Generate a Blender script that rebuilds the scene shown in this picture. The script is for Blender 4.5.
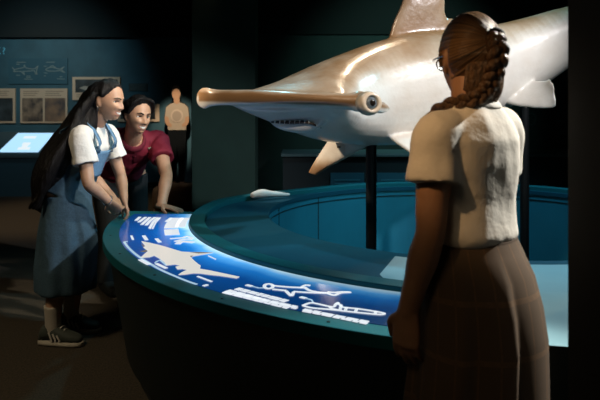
import bpy, bmesh, math, random
from mathutils import Vector, Matrix, noise
from mathutils import geometry as mgeo

random.seed(7)
for o in list(bpy.data.objects):
    bpy.data.objects.remove(o)
SC = bpy.context.scene
COL = SC.collection
V = Vector
PI = math.pi
R = math.radians

# ------------------------------------------------------------------ camera
HC, FPX = 1.42, 667.0
cam = bpy.data.cameras.new('camera')
cam.sensor_width = 36.0
cam.lens = FPX / 600 * 36
cam.shift_y = -100 / 600
cam.clip_start = 0.05
cam.dof.use_dof = True
cam.dof.focus_distance = 3.1
cam.dof.aperture_fstop = 5.0
camo = bpy.data.objects.new('camera', cam)
camo.location = (0, 0, HC)
camo.rotation_euler = (PI / 2, 0, 0)
COL.objects.link(camo)
SC.camera = camo

# ------------------------------------------------------------------ world, exposure
w = bpy.data.worlds.new('world')
w.use_nodes = True
w.node_tree.nodes['Background'].inputs[0].default_value = (0.22, 0.66, 0.58, 1)
w.node_tree.nodes['Background'].inputs[1].default_value = 0.019
SC.world = w
SC.view_settings.view_transform = 'Standard'
SC.view_settings.look = 'None'
SC.view_settings.exposure = 0.0
SC.view_settings.gamma = 1.0
SC.view_settings.use_curve_mapping = False


# ------------------------------------------------------------------ gallery spots, and fill lamps added to brighten dark parts
def spot(name, loc, aim, power, color, angle, blend=0.4, radius=0.05):
    l = bpy.data.lights.new(name, 'SPOT')
    l.energy = power
    l.color = color
    l.spot_size = R(angle)
    l.spot_blend = blend
    l.shadow_soft_size = radius
    o = bpy.data.objects.new(name, l)
    o.location = loc
    o.rotation_euler = (V(aim) - V(loc)).to_track_quat('-Z', 'Y').to_euler()
    COL.objects.link(o)
    return o


WARM = (1.0, 0.80, 0.58)
NEUT = (1.0, 0.94, 0.84)
spot('spot_shark_flank', (2.35, 1.75, 3.1), (0.45, 3.75, 1.5), 470, (0.98, 0.97, 1.0), 48, 0.6)
spot('fill_shark_fin', (-2.4, 3.1, 2.9), (0.1, 3.95, 1.12), 620, WARM, 11, 0.7)  # added lamp, only to brighten the far pectoral fin
spot('fill_touch_model', (-1.2, 5.6, 3.2), (-0.26, 4.95, 0.75), 260, NEUT, 8, 0.8)  # narrow lamp added to make the white model bright
spot('spot_shark_head', (-0.9, 1.5, 3.2), (0.1, 3.6, 1.4), 150, WARM, 34, 0.6)
spot('spot_shark_back', (0.6, 4.6, 3.3), (0.5, 3.8, 1.7), 40, WARM, 60, 0.6)
spot('spot_woman_back', (2.32, 2.55, 2.75), (0.5, 1.75, 1.2), 560, NEUT, 30, 0.5)
spot('spot_woman_sleeve', (-1.2, 0.6, 2.9), (0.33, 1.62, 1.40), 105, (1.0, 0.58, 0.26), 13, 0.8)
spot('fill_skirt', (-0.9, 0.2, 2.8), (0.45, 1.7, 0.75), 20, (1.0, 0.72, 0.42), 24, 0.9, 0.45)  # added fill from camera left for the dark side of the skirt
spot('spot_visitors', (0.5, 3.2, 3.0), (-1.1, 4.15, 1.25), 260, (1.0, 0.88, 0.70), 24, 0.6)
spot('spot_basin', (2.6, 4.4, 3.2), (0.6, 4.1, 0.5), 230, (0.35, 0.80, 1.0), 70, 0.7)
spot('fill_basin_far', (1.35, 4.75, 3.3), (1.45, 5.6, 0.3), 200, (0.35, 0.80, 1.0), 70, 0.8)  # added lamp for the far well wall, which stayed unlit
spot('spot_basin_front', (1.5, 3.3, 3.2), (0.95, 2.4, 0.7), 115, (0.80, 0.93, 1.0), 34, 0.25)
spot('fill_table', (-0.7, 4.9, 3.3), (-0.5, 3.0, 0.7), 48, (0.30, 0.85, 1.0), 60, 0.8)  # added teal fill for the left rim and tabletop
spot('spot_carpet', (-3.6, 7.4, 3.2), (-3.0, 8.2, 0), 130, (1.0, 0.72, 0.42), 60, 0.8)
spot('fill_carpet_near', (-2.6, 2.0, 3.3), (-1.9, 3.2, 0), 130, (1.0, 0.80, 0.52), 70, 0.9, 0.35)  # broad dim fill added so the near carpet is not black
spot('spot_bench', (-0.8, 7.0, 3.2), (-1.6, 7.9, 0.2), 60, (1.0, 0.72, 0.42), 40, 0.8)
spot('spot_standee', (-1.6, 8.2, 3.2), (-2.0, 10.7, 1.0), 480, (1.0, 0.84, 0.64), 16, 0.6)
spot('spot_wall', (-3.8, 8.4, 3.3), (-4.2, 10.9, 1.6), 110, (0.50, 0.85, 1.0), 75, 0.9)
spot('fill_boards', (-3.9, 8.0, 3.3), (-4.1, 10.9, 1.5), 75, (1.0, 0.74, 0.50), 50, 0.9)  # warm fill added to turn the boards beige under the teal wash
spot('spot_counter', (1.2, 6.0, 3.3), (0.8, 7.4, 0.7), 60, (0.55, 0.85, 1.0), 55, 0.9)
spot('fill_partition', (1.5, 6.0, 3.4), (1.3, 8.5, 1.6), 150, (0.45, 0.95, 0.85), 62, 0.9)  # added fill that lifts the partition out of black
spot('spot_woman_overalls', (-0.2, 2.6, 3.1), (-1.24, 3.9, 0.80), 34, (0.75, 0.88, 1.0), 11, 0.9)


# ------------------------------------------------------------------ materials
def mat(name, col=(0.5, 0.5, 0.5), rough=0.6, metal=0.0, spec=0.5, emit=None, estr=0.0,
        nscale=0, namt=0.0, bump=0.0, bscale=40, col2=None, coat=0.0, sss=0.0, stretch=None):
    m = bpy.data.materials.new(name)
    m.use_nodes = True
    nt = m.node_tree
    b = nt.nodes['Principled BSDF']
    b.inputs['Base Color'].default_value = (*col, 1)
    b.inputs['Roughness'].default_value = rough
    b.inputs['Metallic'].default_value = metal
    b.inputs['Specular IOR Level'].default_value = spec
    if coat:
        b.inputs['Coat Weight'].default_value = coat
        b.inputs['Coat Roughness'].default_value = 0.08
    if sss:
        b.inputs['Subsurface Weight'].default_value = sss
        b.inputs['Subsurface Radius'].default_value = (0.02, 0.008, 0.004)
        b.inputs['Subsurface Scale'].default_value = 0.4
    if emit:
        b.inputs['Emission Color'].default_value = (*emit, 1)
        b.inputs['Emission Strength'].default_value = estr
    tc = nt.nodes.new('ShaderNodeTexCoord')
    src = tc.outputs['Object']
    if stretch:
        mp = nt.nodes.new('ShaderNodeMapping')
        mp.inputs['Scale'].default_value = stretch
        nt.links.new(src, mp.inputs[0])
        src = mp.outputs[0]
    if nscale:
        n = nt.nodes.new('ShaderNodeTexNoise')
        n.inputs['Scale'].default_value = nscale
        n.inputs['Detail'].default_value = 4
        nt.links.new(src, n.inputs[0])
        r = nt.nodes.new('ShaderNodeValToRGB')
        c2 = col2 if col2 else tuple(c * (1 - namt) for c in col)
        r.color_ramp.elements[0].color = (*c2, 1)
        r.color_ramp.elements[0].position = 0.35
        r.color_ramp.elements[1].color = (*col, 1)
        r.color_ramp.elements[1].position = 0.65
        nt.links.new(n.outputs[0], r.inputs[0])
        nt.links.new(r.outputs[0], b.inputs['Base Color'])
    if bump:
        n = nt.nodes.new('ShaderNodeTexNoise')
        n.inputs['Scale'].default_value = bscale
        n.inputs['Detail'].default_value = 5
        nt.links.new(src, n.inputs[0])
        bp = nt.nodes.new('ShaderNodeBump')
        bp.inputs['Strength'].default_value = bump
        bp.inputs['Distance'].default_value = 0.02
        nt.links.new(n.outputs[0], bp.inputs['Height'])
        nt.links.new(bp.outputs[0], b.inputs['Normal'])
    return m


M = {}
M['carpet'] = mat('carpet', (0.075, 0.058, 0.036), 0.95, nscale=90, namt=0.55, bump=0.6, bscale=160)
M['wall_teal'] = mat('wall_teal', (0.035, 0.105, 0.135), 0.7, nscale=3, namt=0.25)
M['wall_dark'] = mat('wall_dark', (0.022, 0.040, 0.036), 0.8, nscale=4, namt=0.2)
M['black'] = mat('black', (0.006, 0.009, 0.008), 0.85)
M['column'] = mat('column_green', (0.020, 0.064, 0.052), 0.75, nscale=5, namt=0.15)
M['teal'] = mat('teal_laminate', (0.002, 0.060, 0.098), 0.7, spec=0.2, nscale=6, namt=0.08)
M['teal_pit'] = mat('teal_panel', (0.010, 0.170, 0.250), 0.5, nscale=4, namt=0.1)
M['teal_pale'] = mat('pale_laminate_light_patch', (0.24, 0.44, 0.50), 0.45, nscale=5, namt=0.06)  # pale colour that partly stands for a patch of light on the ledge
M['kerb'] = mat('teal_edge', (0.003, 0.105, 0.128), 0.55, spec=0.25)
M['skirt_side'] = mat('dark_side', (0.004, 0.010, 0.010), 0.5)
M['pole'] = mat('black_metal', (0.006, 0.008, 0.009), 0.35, metal=0.3)
M['beige'] = mat('beige_board', (0.55, 0.40, 0.27), 0.7)
M['brown'] = mat('brown_leather', (0.135, 0.085, 0.048), 0.55, nscale=20, namt=0.2)
M['wood'] = mat('pale_wood', (0.5, 0.36, 0.2), 0.5)
M['white'] = mat('white_plastic', (0.8, 0.8, 0.77), 0.4)
M['skin'] = mat('skin', (0.52, 0.30, 0.19), 0.48, nscale=30, namt=0.10, sss=0.08)
M['skin_f'] = mat('skin_tan', (0.44, 0.235, 0.135), 0.5, nscale=30, namt=0.10, sss=0.08)
M['lip'] = mat('lip', (0.42, 0.19, 0.14), 0.4)
M['hair_black'] = mat('hair_black', (0.006, 0.005, 0.005), 0.45, spec=0.28, bump=0.5, bscale=60, stretch=(6, 6, 0.5))
M['hair_brown'] = mat('hair_brown', (0.045, 0.023, 0.011), 0.36, nscale=50, col2=(0.15, 0.08, 0.035), bump=0.5, bscale=90, stretch=(3, 3, 1))
M['eye_white'] = mat('eye_white', (0.50, 0.48, 0.46), 0.25)
M['eye_dark'] = mat('eye_dark', (0.012, 0.008, 0.006), 0.12)
M['tooth'] = mat('tooth', (0.85, 0.82, 0.75), 0.3)
M['tee'] = mat('white_cotton', (0.78, 0.75, 0.68), 0.85, bump=0.35, bscale=14)
M['tee2'] = mat('white_jersey', (0.72, 0.70, 0.66), 0.85, bump=0.35, bscale=22)
M['polo'] = mat('maroon_pique', (0.20, 0.008, 0.026), 0.8, bump=0.35, bscale=18)
M['polo_d'] = mat('maroon_collar', (0.14, 0.006, 0.02), 0.8)
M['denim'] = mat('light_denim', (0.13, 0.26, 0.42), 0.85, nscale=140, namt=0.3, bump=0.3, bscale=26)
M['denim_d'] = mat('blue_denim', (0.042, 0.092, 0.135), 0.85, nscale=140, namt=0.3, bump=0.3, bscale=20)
M['dark_cloth'] = mat('dark_cloth', (0.010, 0.013, 0.014), 0.8)
M['sock'] = mat('grey_sock', (0.42, 0.38, 0.32), 0.9)
M['shoe'] = mat('green_suede', (0.05, 0.06, 0.05), 0.8)
M['sole'] = mat('off_white_rubber', (0.42, 0.38, 0.31), 0.7)
M['stripe'] = mat('pale_stripe', (0.55, 0.52, 0.46), 0.7)
M['metal'] = mat('silver', (0.75, 0.74, 0.72), 0.2, metal=1.0)
M['lens'] = mat('spectacle_rim', (0.05, 0.04, 0.035), 0.2, metal=0.6)


def plaid():
    m = bpy.data.materials.new('brown_check')
    m.use_nodes = True
    nt = m.node_tree
    b = nt.nodes['Principled BSDF']
    b.inputs['Roughness'].default_value = 0.9
    uv = nt.nodes.new('ShaderNodeUVMap')
    sep = nt.nodes.new('ShaderNodeSeparateXYZ')
    nt.links.new(uv.outputs[0], sep.inputs[0])

    def lines(sock, freq, width):
        a = nt.nodes.new('ShaderNodeMath'); a.operation = 'MULTIPLY'; a.inputs[1].default_value = freq
        nt.links.new(sock, a.inputs[0])
        f = nt.nodes.new('ShaderNodeMath'); f.operation = 'FRACT'
        nt.links.new(a.outputs[0], f.inputs[0])
        l = nt.nodes.new('ShaderNodeMath'); l.operation = 'LESS_THAN'; l.inputs[1].default_value = width
        nt.links.new(f.outputs[0], l.inputs[0])
        return l.outputs[0]
    ad = nt.nodes.new('ShaderNodeMath'); ad.operation = 'ADD'; ad.use_clamp = True
    nt.links.new(lines(sep.outputs[0], 20, 0.10), ad.inputs[0])
    nt.links.new(lines(sep.outputs[1], 7.5, 0.10), ad.inputs[1])
    n = nt.nodes.new('ShaderNodeTexNoise'); n.inputs['Scale'].default_value = 60
    tc = nt.nodes.new('ShaderNodeTexCoord')
    nt.links.new(tc.outputs['Object'], n.inputs[0])
    mu = nt.nodes.new('ShaderNodeMath'); mu.operation = 'MULTIPLY'
    nt.links.new(ad.outputs[0], mu.inputs[0]); nt.links.new(n.outputs[0], mu.inputs[1])
    mx = nt.nodes.new('ShaderNodeMix'); mx.data_type = 'RGBA'
    mx.inputs[6].default_value = (0.100, 0.066, 0.040, 1)
    mx.inputs[7].default_value = (0.185, 0.105, 0.052, 1)
    nt.links.new(mu.outputs[0], mx.inputs[0])
    nt.links.new(mx.outputs[2], b.inputs['Base Color'])
    return m


M['plaid'] = plaid()


def scalp_mat():
    m = bpy.data.materials.new('hair_drawn_back')
    m.use_nodes = True
    nt = m.node_tree
    b = nt.nodes['Principled BSDF']; b.inputs['Roughness'].default_value = 0.36
    at_ = nt.nodes.new('ShaderNodeAttribute'); at_.attribute_name = 'strand'
    mp = nt.nodes.new('ShaderNodeMapping'); mp.inputs['Scale'].default_value = (13, 1.5, 1.2)
    nt.links.new(at_.outputs['Vector'], mp.inputs[0])
    n = nt.nodes.new('ShaderNodeTexNoise'); n.inputs['Scale'].default_value = 1.6; n.inputs['Detail'].default_value = 5; n.inputs['Roughness'].default_value = 0.65
    nt.links.new(mp.outputs[0], n.inputs[0])
    r = nt.nodes.new('ShaderNodeValToRGB')
    r.color_ramp.elements[0].position = .36; r.color_ramp.elements[0].color = (0.028, 0.014, 0.007, 1)
    r.color_ramp.elements[1].position = .66; r.color_ramp.elements[1].color = (0.26, 0.145, 0.065, 1)
    nt.links.new(n.outputs[0], r.inputs[0]); nt.links.new(r.outputs[0], b.inputs['Base Color'])
    bp = nt.nodes.new('ShaderNodeBump'); bp.inputs['Strength'].default_value = .6; bp.inputs['Distance'].default_value = .01
    nt.links.new(n.outputs[0], bp.inputs['Height']); nt.links.new(bp.outputs[0], b.inputs['Normal'])
    return m


M['hair_scalp'] = scalp_mat()
M['brown_band'] = mat('brown_band', (0.085, 0.055, 0.035), 0.9)


def shark_mat():
    m = bpy.data.materials.new('shark_skin')
    m.use_nodes = True
    nt = m.node_tree
    b = nt.nodes['Principled BSDF']
    b.inputs['Roughness'].default_value = 0.30
    b.inputs['Coat Weight'].default_value = 0.35
    b.inputs['Coat Roughness'].default_value = 0.15
    at = nt.nodes.new('ShaderNodeAttribute'); at.attribute_name = 'shade'
    tc = nt.nodes.new('ShaderNodeTexCoord')
    n = nt.nodes.new('ShaderNodeTexNoise'); n.inputs['Scale'].default_value = 7; n.inputs['Detail'].default_value = 6
    nt.links.new(tc.outputs['Object'], n.inputs[0])
    s = nt.nodes.new('ShaderNodeMath'); s.operation = 'MULTIPLY_ADD'; s.inputs[1].default_value = 0.5; s.inputs[2].default_value = -0.25
    nt.links.new(n.outputs[0], s.inputs[0])
    a = nt.nodes.new('ShaderNodeMath'); a.operation = 'ADD'
    nt.links.new(at.outputs['Fac'], a.inputs[0]); nt.links.new(s.outputs[0], a.inputs[1])
    r = nt.nodes.new('ShaderNodeValToRGB')
    e = r.color_ramp.elements
    e[0].position = 0.25; e[0].color = (0.72, 0.69, 0.63, 1)
    e[1].position = 0.95; e[1].color = (0.25, 0.140, 0.064, 1)
    k = e.new(0.5); k.color = (0.62, 0.56, 0.48, 1)
    k = e.new(0.7); k.color = (0.44, 0.34, 0.245, 1)
    nt.links.new(a.outputs[0], r.inputs[0])
    nt.links.new(r.outputs[0], b.inputs['Base Color'])
    n2 = nt.nodes.new('ShaderNodeTexNoise'); n2.inputs['Scale'].default_value = 26; n2.inputs['Detail'].default_value = 5
    nt.links.new(tc.outputs['Object'], n2.inputs[0])
    bp = nt.nodes.new('ShaderNodeBump'); bp.inputs['Strength'].default_value = 0.12; bp.inputs['Distance'].default_value = 0.02
    nt.links.new(n2.outputs[0], bp.inputs['Height'])
    nt.links.new(bp.outputs[0], b.inputs['Normal'])
    return m


M['shark'] = shark_mat()
M['gill'] = mat('gill', (0.42, 0.35, 0.28), 0.5)
M['s_mouth'] = mat('shark_mouth', (0.03, 0.018, 0.014), 0.5)


def emis(name, col, s, rough=0.2):
    return mat(name, (0.02, 0.02, 0.02), rough, emit=col, estr=s)


M['print_white'] = emis('printed_white', (0.86, 0.93, 1.0), 0.85)
M['print_shark'] = emis('printed_shark', (0.80, 0.78, 0.72), 0.88)
M['print_shark_dark'] = emis('printed_shark_dark', (0.30, 0.28, 0.24), 0.45)
M['print_thin'] = emis('printed_pale_line', (0.55, 0.80, 1.0), 0.7)
M['screen_white'] = emis('screen_white', (0.85, 0.95, 1.0), 0.95)
M['wall_print'] = mat('wall_print', (0.17, 0.22, 0.21), 0.8)
M['wall_print_cyan'] = mat('wall_print_cyan', (0.16, 0.55, 0.72), 0.6)
M['wall_panel'] = mat('wall_panel', (0.022, 0.085, 0.115), 0.7)


def graphic_mat():
    """backlit printed sea: pale at the inner rim, deep blue at the outer one, duller at the right end"""
    m = bpy.data.materials.new('backlit_sea_print')
    m.use_nodes = True
    nt = m.node_tree
    b = nt.nodes['Principled BSDF']
    b.inputs['Base Color'].default_value = (0.004, 0.012, 0.022, 1)
    b.inputs['Roughness'].default_value = 0.12
    uv = nt.nodes.new('ShaderNodeUVMap')
    sep = nt.nodes.new('ShaderNodeSeparateXYZ')
    nt.links.new(uv.outputs[0], sep.inputs[0])
    n = nt.nodes.new('ShaderNodeTexNoise'); n.inputs['Scale'].default_value = 2.2; n.inputs['Detail'].default_value = 3
    mp = nt.nodes.new('ShaderNodeMapping'); mp.inputs['Scale'].default_value = (5, 0.8, 1)
    nt.links.new(uv.outputs[0], mp.inputs[0]); nt.links.new(mp.outputs[0], n.inputs[0])
    ma = nt.nodes.new('ShaderNodeMath'); ma.operation = 'MULTIPLY_ADD'; ma.inputs[1].default_value = 0.24; ma.inputs[2].default_value = -0.12
    nt.links.new(n.outputs[0], ma.inputs[0])
    ad = nt.nodes.new('ShaderNodeMath'); ad.operation = 'ADD'
    nt.links.new(sep.outputs[1], ad.inputs[0]); nt.links.new(ma.outputs[0], ad.inputs[1])
    r1 = nt.nodes.new('ShaderNodeValToRGB')
    e = r1.color_ramp.elements
    e[0].position = 0.0; e[0].color = (0.003, 0.055, 0.22, 1)
    e[1].position = 1.0; e[1].color = (0.50, 0.80, 1.0, 1)
    k = e.new(0.45); k.color = (0.003, 0.075, 0.33, 1)
    k = e.new(0.72); k.color = (0.012, 0.19, 0.62, 1)
    k = e.new(0.88); k.color = (0.09, 0.42, 0.92, 1)
    nt.links.new(ad.outputs[0], r1.inputs[0])
    r2 = nt.nodes.new('ShaderNodeValToRGB')       # along the arc
    e = r2.color_ramp.elements
    e[0].position = 0.0; e[0].color = (0.55, 0.55, 0.55, 1)
    e[1].position = 1.0; e[1].color = (0.30, 0.30, 0.30, 1)
    k = e.new(0.25); k.color = (1, 1, 1, 1)
    k = e.new(0.55); k.color = (0.85, 0.85, 0.85, 1)
    k = e.new(0.80); k.color = (0.45, 0.45, 0.45, 1)
    nt.links.new(sep.outputs[0], r2.inputs[0])
    mx = nt.nodes.new('ShaderNodeMix'); mx.data_type = 'RGBA'; mx.blend_type = 'MULTIPLY'; mx.inputs[0].default_value = 1
    nt.links.new(r1.outputs[0], mx.inputs[6]); nt.links.new(r2.outputs[0], mx.inputs[7])
    nt.links.new(mx.outputs[2], b.inputs['Emission Color'])
    b.inputs['Specular IOR Level'].default_value = 0.3
    b.inputs['Emission Strength'].default_value = 1.3
    return m


M['graphic'] = graphic_mat()

# ------------------------------------------------------------------ object helpers
LOC = {}


def at(px, py, Y):
    """a point of the place, Y metres in front of the camera"""
    return V(((px - 300) / FPX * Y, Y, HC - (py - 100) / FPX * Y))


def onz(px, py, z):
    Y = FPX * (HC - z) / (py - 100)
    return V(((px - 300) / FPX * Y, Y, z))


def tagset(o, label=None, cat=None, group=None, kind=None):
    if label: o['label'] = label
    if cat: o['category'] = cat
    if group: o['group'] = group
    if kind: o['kind'] = kind
    return o


def thing(name, label, cat, loc, group=None):
    o = bpy.data.objects.new(name, None)
    o.empty_display_size = 0.1
    o.location = loc
    LOC[o] = V(loc)
    COL.objects.link(o)
    return tagset(o, label, cat, group)


class Geo:
    def __init__(s):
        s.v, s.f, s.mi = [], [], []

    def add(s, vs, fs, mi=0):
        b = len(s.v)
        s.v += [V(p) for p in vs]
        s.f += [tuple(i + b for i in f) for f in fs]
        s.mi += [mi] * len(fs)
        return s

    def box(s, a, b, mi=0):
        x0, y0, z0 = a; x1, y1, z1 = b
        return s.add([(x0, y0, z0), (x1, y0, z0), (x1, y1, z0), (x0, y1, z0), (x0, y0, z1), (x1, y0, z1), (x1, y1, z1), (x0, y1, z1)],
                     [(3, 2, 1, 0), (4, 5, 6, 7), (0, 1, 5, 4), (1, 2, 6, 5), (2, 3, 7, 6), (3, 0, 4, 7)], mi)

    def loft(s, rings, mi=0, closed=True):
        n = len(rings[0]); vs = [p for r in rings for p in r]; fs = []
        for k in range(len(rings) - 1):
            for i in range(n):
                j = (i + 1) % n
                fs.append((k * n + i, k * n + j, (k + 1) * n + j, (k + 1) * n + i))
        if closed:
            fs.append(tuple(range(n - 1, -1, -1)))
            fs.append(tuple((len(rings) - 1) * n + i for i in range(n)))
        return s.add(vs, fs, mi)

    def tube(s, pts, rad, ref=(0, 0, 1), n=16, sub=5, cap=True, mi=0):
        """smooth tapered tube; rad entries r or (ra, rb): ra along ref x tangent, rb along the other"""
        pts = [V(p) for p in pts]
        rad = [(r, r) if not isinstance(r, (tuple, list)) else tuple(r) for r in rad]
        P, Q = [], []
        m = len(pts)
        for k in range(m - 1):
            p0 = pts[max(k - 1, 0)]; p1 = pts[k]; p2 = pts[k + 1]; p3 = pts[min(k + 2, m - 1)]
            for j in range(sub):
                t = j / sub
                P.append(0.5 * ((2 * p1) + (p2 - p0) * t + (2 * p0 - 5 * p1 + 4 * p2 - p3) * t * t + (3 * p1 - p0 - 3 * p2 + p3) * t ** 3))
                u = t * t * (3 - 2 * t)
                Q.append(tuple(rad[k][c] * (1 - u) + rad[k + 1][c] * u for c in (0, 1)))
        P.append(pts[-1]); Q.append(rad[-1])
        rings = []
        ref = V(ref)
        N = len(P)
        for k in range(N):
            t = (P[min(k + 1, N - 1)] - P[max(k - 1, 0)])
            if t.length < 1e-9: t = V((0, 0, 1))
            t.normalize()
            if k == 0:
                a = ref.cross(t)
                if a.length < 0.05: a = V((0.3, 1, 0.1)).cross(t)
            else:
                a = a - t * a.dot(t)
            a.normalize(); b = t.cross(a)
            rings.append((P[k], a, b, Q[k], t))
        out = []

        def ring(c, a, b, q, sc=1.0):
            return [c + a * (q[0] * sc * math.cos(2 * PI * i / n)) + b * (q[1] * sc * math.sin(2 * PI * i / n)) for i in range(n)]
        if cap:
            c, a, b, q, t = rings[0]; d = min(q)
            for ang in (80, 55, 28): out.append(ring(c - t * d * math.sin(R(ang)), a, b, q, math.cos(R(ang))))
        for c, a, b, q, t in rings: out.append(ring(c, a, b, q))
        if cap:
            c, a, b, q, t = rings[-1]; d = min(q)
            for ang in (28, 55, 80): out.append(ring(c + t * d * math.sin(R(ang)), a, b, q, math.cos(R(ang))))
        return s.loft(out, mi)

    def blob(s, c, ax, ay, az, n=18, m=12, mi=0):
        c, ax, ay, az = V(c), V(ax), V(ay), V(az)
        rings = []
        for k in range(m + 1):
            th = PI * (k + 0.15) / (m + 0.3)
            rings.append([c + ax * (math.sin(th) * math.cos(2 * PI * i / n)) + ay * (math.sin(th) * math.sin(2 * PI * i / n)) - az * math.cos(th) for i in range(n)])
        return s.loft(rings, mi)

    def cyl(s, a, b, r, n=24, mi=0, r2=None):
        a, b = V(a), V(b); t = (b - a).normalized()
        u = t.orthogonal().normalized(); v = t.cross(u)
        r2 = r if r2 is None else r2
        return s.loft([[a + (u * math.cos(2 * PI * i / n) + v * math.sin(2 * PI * i / n)) * r for i in range(n)],
                       [b + (u * math.cos(2 * PI * i / n) + v * math.sin(2 * PI * i / n)) * r2 for i in range(n)]], mi)

    def ribbon(s, pts, wid, th=0.0015, n=None, mi=0):
        """flat strip lying along a polyline, wid wide, th thick, facing n"""
        n = V(n) if n else V((0, 0, 1))
        pts = [V(p) for p in pts]
        rings = []
        for k, p in enumerate(pts):
            t = (pts[min(k + 1, len(pts) - 1)] - pts[max(k - 1, 0)]).normalized()
            a = n.cross(t).normalized() * wid / 2
            rings.append([p - a, p + a, p + a + n * th, p - a + n * th])
        return s.loft(rings, mi)

    def plate(s, pts, ext, mi=0):
        """polygon outline extruded by the vector ext"""
        pts = [V(p) for p in pts]; ext = V(ext); n = len(pts)
        tri = mgeo.tessellate_polygon([pts])
        fs = [tuple(t) for t in tri] + [tuple(i + n for i in reversed(t)) for t in tri]
        for i in range(n):
            j = (i + 1) % n
            fs.append((i, j, j + n, i + n))
        return s.add(pts + [p + ext for p in pts], fs, mi)

    def build(s, name, m, parent=None, smooth=False, bevel=0, base=None, fix=True):
        """base: where a thing that is one mesh has its origin"""
        off = LOC.get(parent, V((0, 0, 0))) if parent else (V(base) if base else V((0, 0, 0)))
        me = bpy.data.meshes.new(name)
        me.from_pydata([tuple(p - off) for p in s.v], [], s.f)
        ms = m if isinstance(m, (list, tuple)) else [m]
        for q in ms: me.materials.append(q)
        for p, k in zip(me.polygons, s.mi):
            p.material_index = min(k, len(ms) - 1)
            p.use_smooth = smooth
        if fix:
            bm = bmesh.new(); bm.from_mesh(me)
            bmesh.ops.recalc_face_normals(bm, faces=bm.faces)
            bm.to_mesh(me); bm.free()
        o = bpy.data.objects.new(name, me)
        COL.objects.link(o)
        if parent:
            o.parent = parent
            LOC[o] = off
        else:
            o.location = off
            LOC[o] = off
        if bevel:
            bv = o.modifiers.new('bevel', 'BEVEL'); bv.width = bevel; bv.segments = 2; bv.limit_method = 'ANGLE'
        return o


def bake(o):
    dg = bpy.context.evaluated_depsgraph_get()
    dg.update()
    me = bpy.data.meshes.new_from_object(o.evaluated_get(dg))
    old = o.data
    me.name = old.name
    o.modifiers.clear()
    o.data = me
    for p in me.polygons: p.use_smooth = True
    return o


def fuse(o, voxel=0.005, smooth=4, factor=0.5):
    """one continuous skin out of overlapping closed shapes"""
    mats = [m for m in o.data.materials]
    r = o.modifiers.new('r', 'REMESH'); r.mode = 'VOXEL'; r.voxel_size = voxel
    if smooth:
        sm = o.modifiers.new('s', 'SMOOTH'); sm.factor = factor; sm.iterations = smooth
    bake(o)
    if not o.data.materials:
        for m in mats: o.data.materials.append(m)
    return o


def ruffle(o, amp, scale, off=(0, 0, 0)):
    me = o.data
    ns = [v.normal.copy() for v in me.vertices]
    for v, n in zip(me.vertices, ns):
        q = V((v.co.x * scale[0], v.co.y * scale[1], v.co.z * scale[2])) + V(off)
        v.co += n * amp * noise.noise(q)


def sstep(x, a, b):
    t = max(0.0, min(1.0, (x - a) / (b - a)))
    return t * t * (3 - 2 * t)


def structure(name, geo, m):
    o = geo.build(name, m)
    o['kind'] = 'structure'
    return o


# ------------------------------------------------------------------ room
structure('floor', Geo().box((-8.2, -2.2, -0.2), (6.2, 11.2, 0)), M['carpet'])
structure('ceiling', Geo().box((-8.2, -2.2, 3.5), (6.2, 11.2, 3.7)), M['black'])
structure('wall_left', Geo().box((-8.2, -2.2, 0), (-8, 11.2, 3.5)), M['black'])
structure('wall_right', Geo().box((6, -2.2, 0), (6.2, 11.2, 3.5)), M['black'])
structure('wall_front', Geo().box((-8, -2.2, 0), (6, -2, 3.5)), M['black'])
structure('wall_back', Geo().box((-8, 10.9, 0), (6, 11.1, 3.5)), M['wall_dark'])
structure('wall_back_upper', Geo().box((-8, 10.72, 2.43), (-1.7, 10.9, 3.5)), M['black'])
structure('wall_back_left', Geo().box((-8, 10.8, 0), (-1.76, 10.9, 2.43)), M['wall_teal'])
structure('wall_partition', Geo().box((-0.62, 8.55, 0), (5.0, 8.7, 3.5)), M['wall_dark'])
structure('trim_partition', Geo().box((-0.62, 8.52, 2.26), (5.0, 8.55, 3.5)), M['black'])
structure('baseboard_back', Geo().box((-8, 10.77, 0), (-1.76, 10.8, 0.09)), M['black'])
c0, c1 = at(192, 0, 7.0), at(255, 0, 7.0)
o = structure('wall_pillar', Geo().box((c0.x, 7.0, 0), (c1.x, 7.5, 3.5)), M['column'])
structure('wall_near_right', Geo().box((at(568, 0, 1.45).x, 1.25, 0), (1.3, 1.45, 3.5)), M['black'])

# ------------------------------------------------------------------ round display table
CX, CY = 1.17, 4.15
PX, PY, PR = 1.09, 4.32, 1.30
RO, RB0, RB1, RK = 2.30, 2.215, 1.835, 1.745
ZT = 0.70
A0, A1 = R(175.5), R(306)
AG0, AG1 = R(178.6), R(246.3)


def arc(r, a, z, c=(CX, CY)):
    return V((c[0] + r * math.cos(a), c[1] + r * math.sin(a), z))


def sector(prof, a0, a1, n):
    """closed profile [(r, z)...] swept from a0 to a1"""
    g = Geo()
    g.loft([[arc(r, a0 + (a1 - a0) * k / n, z) for r, z in prof] for k in range(n + 1)])
    return g


def full(prof_fn, n=128):
    """closed profile swept all round; prof_fn(angle) -> points"""
    g = Geo()
    rings = [prof_fn(2 * PI * k / n) for k in range(n)]
    m = len(rings[0])
    vs = [p for r in rings for p in r]
    fs = []
    for k in range(n):
        k2 = (k + 1) % n
        for i in range(m):
            j = (i + 1) % m
            fs.append((k * m + i, k * m + j, k2 * m + j, k2 * m + i))
    return g.add(vs, fs)


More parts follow.
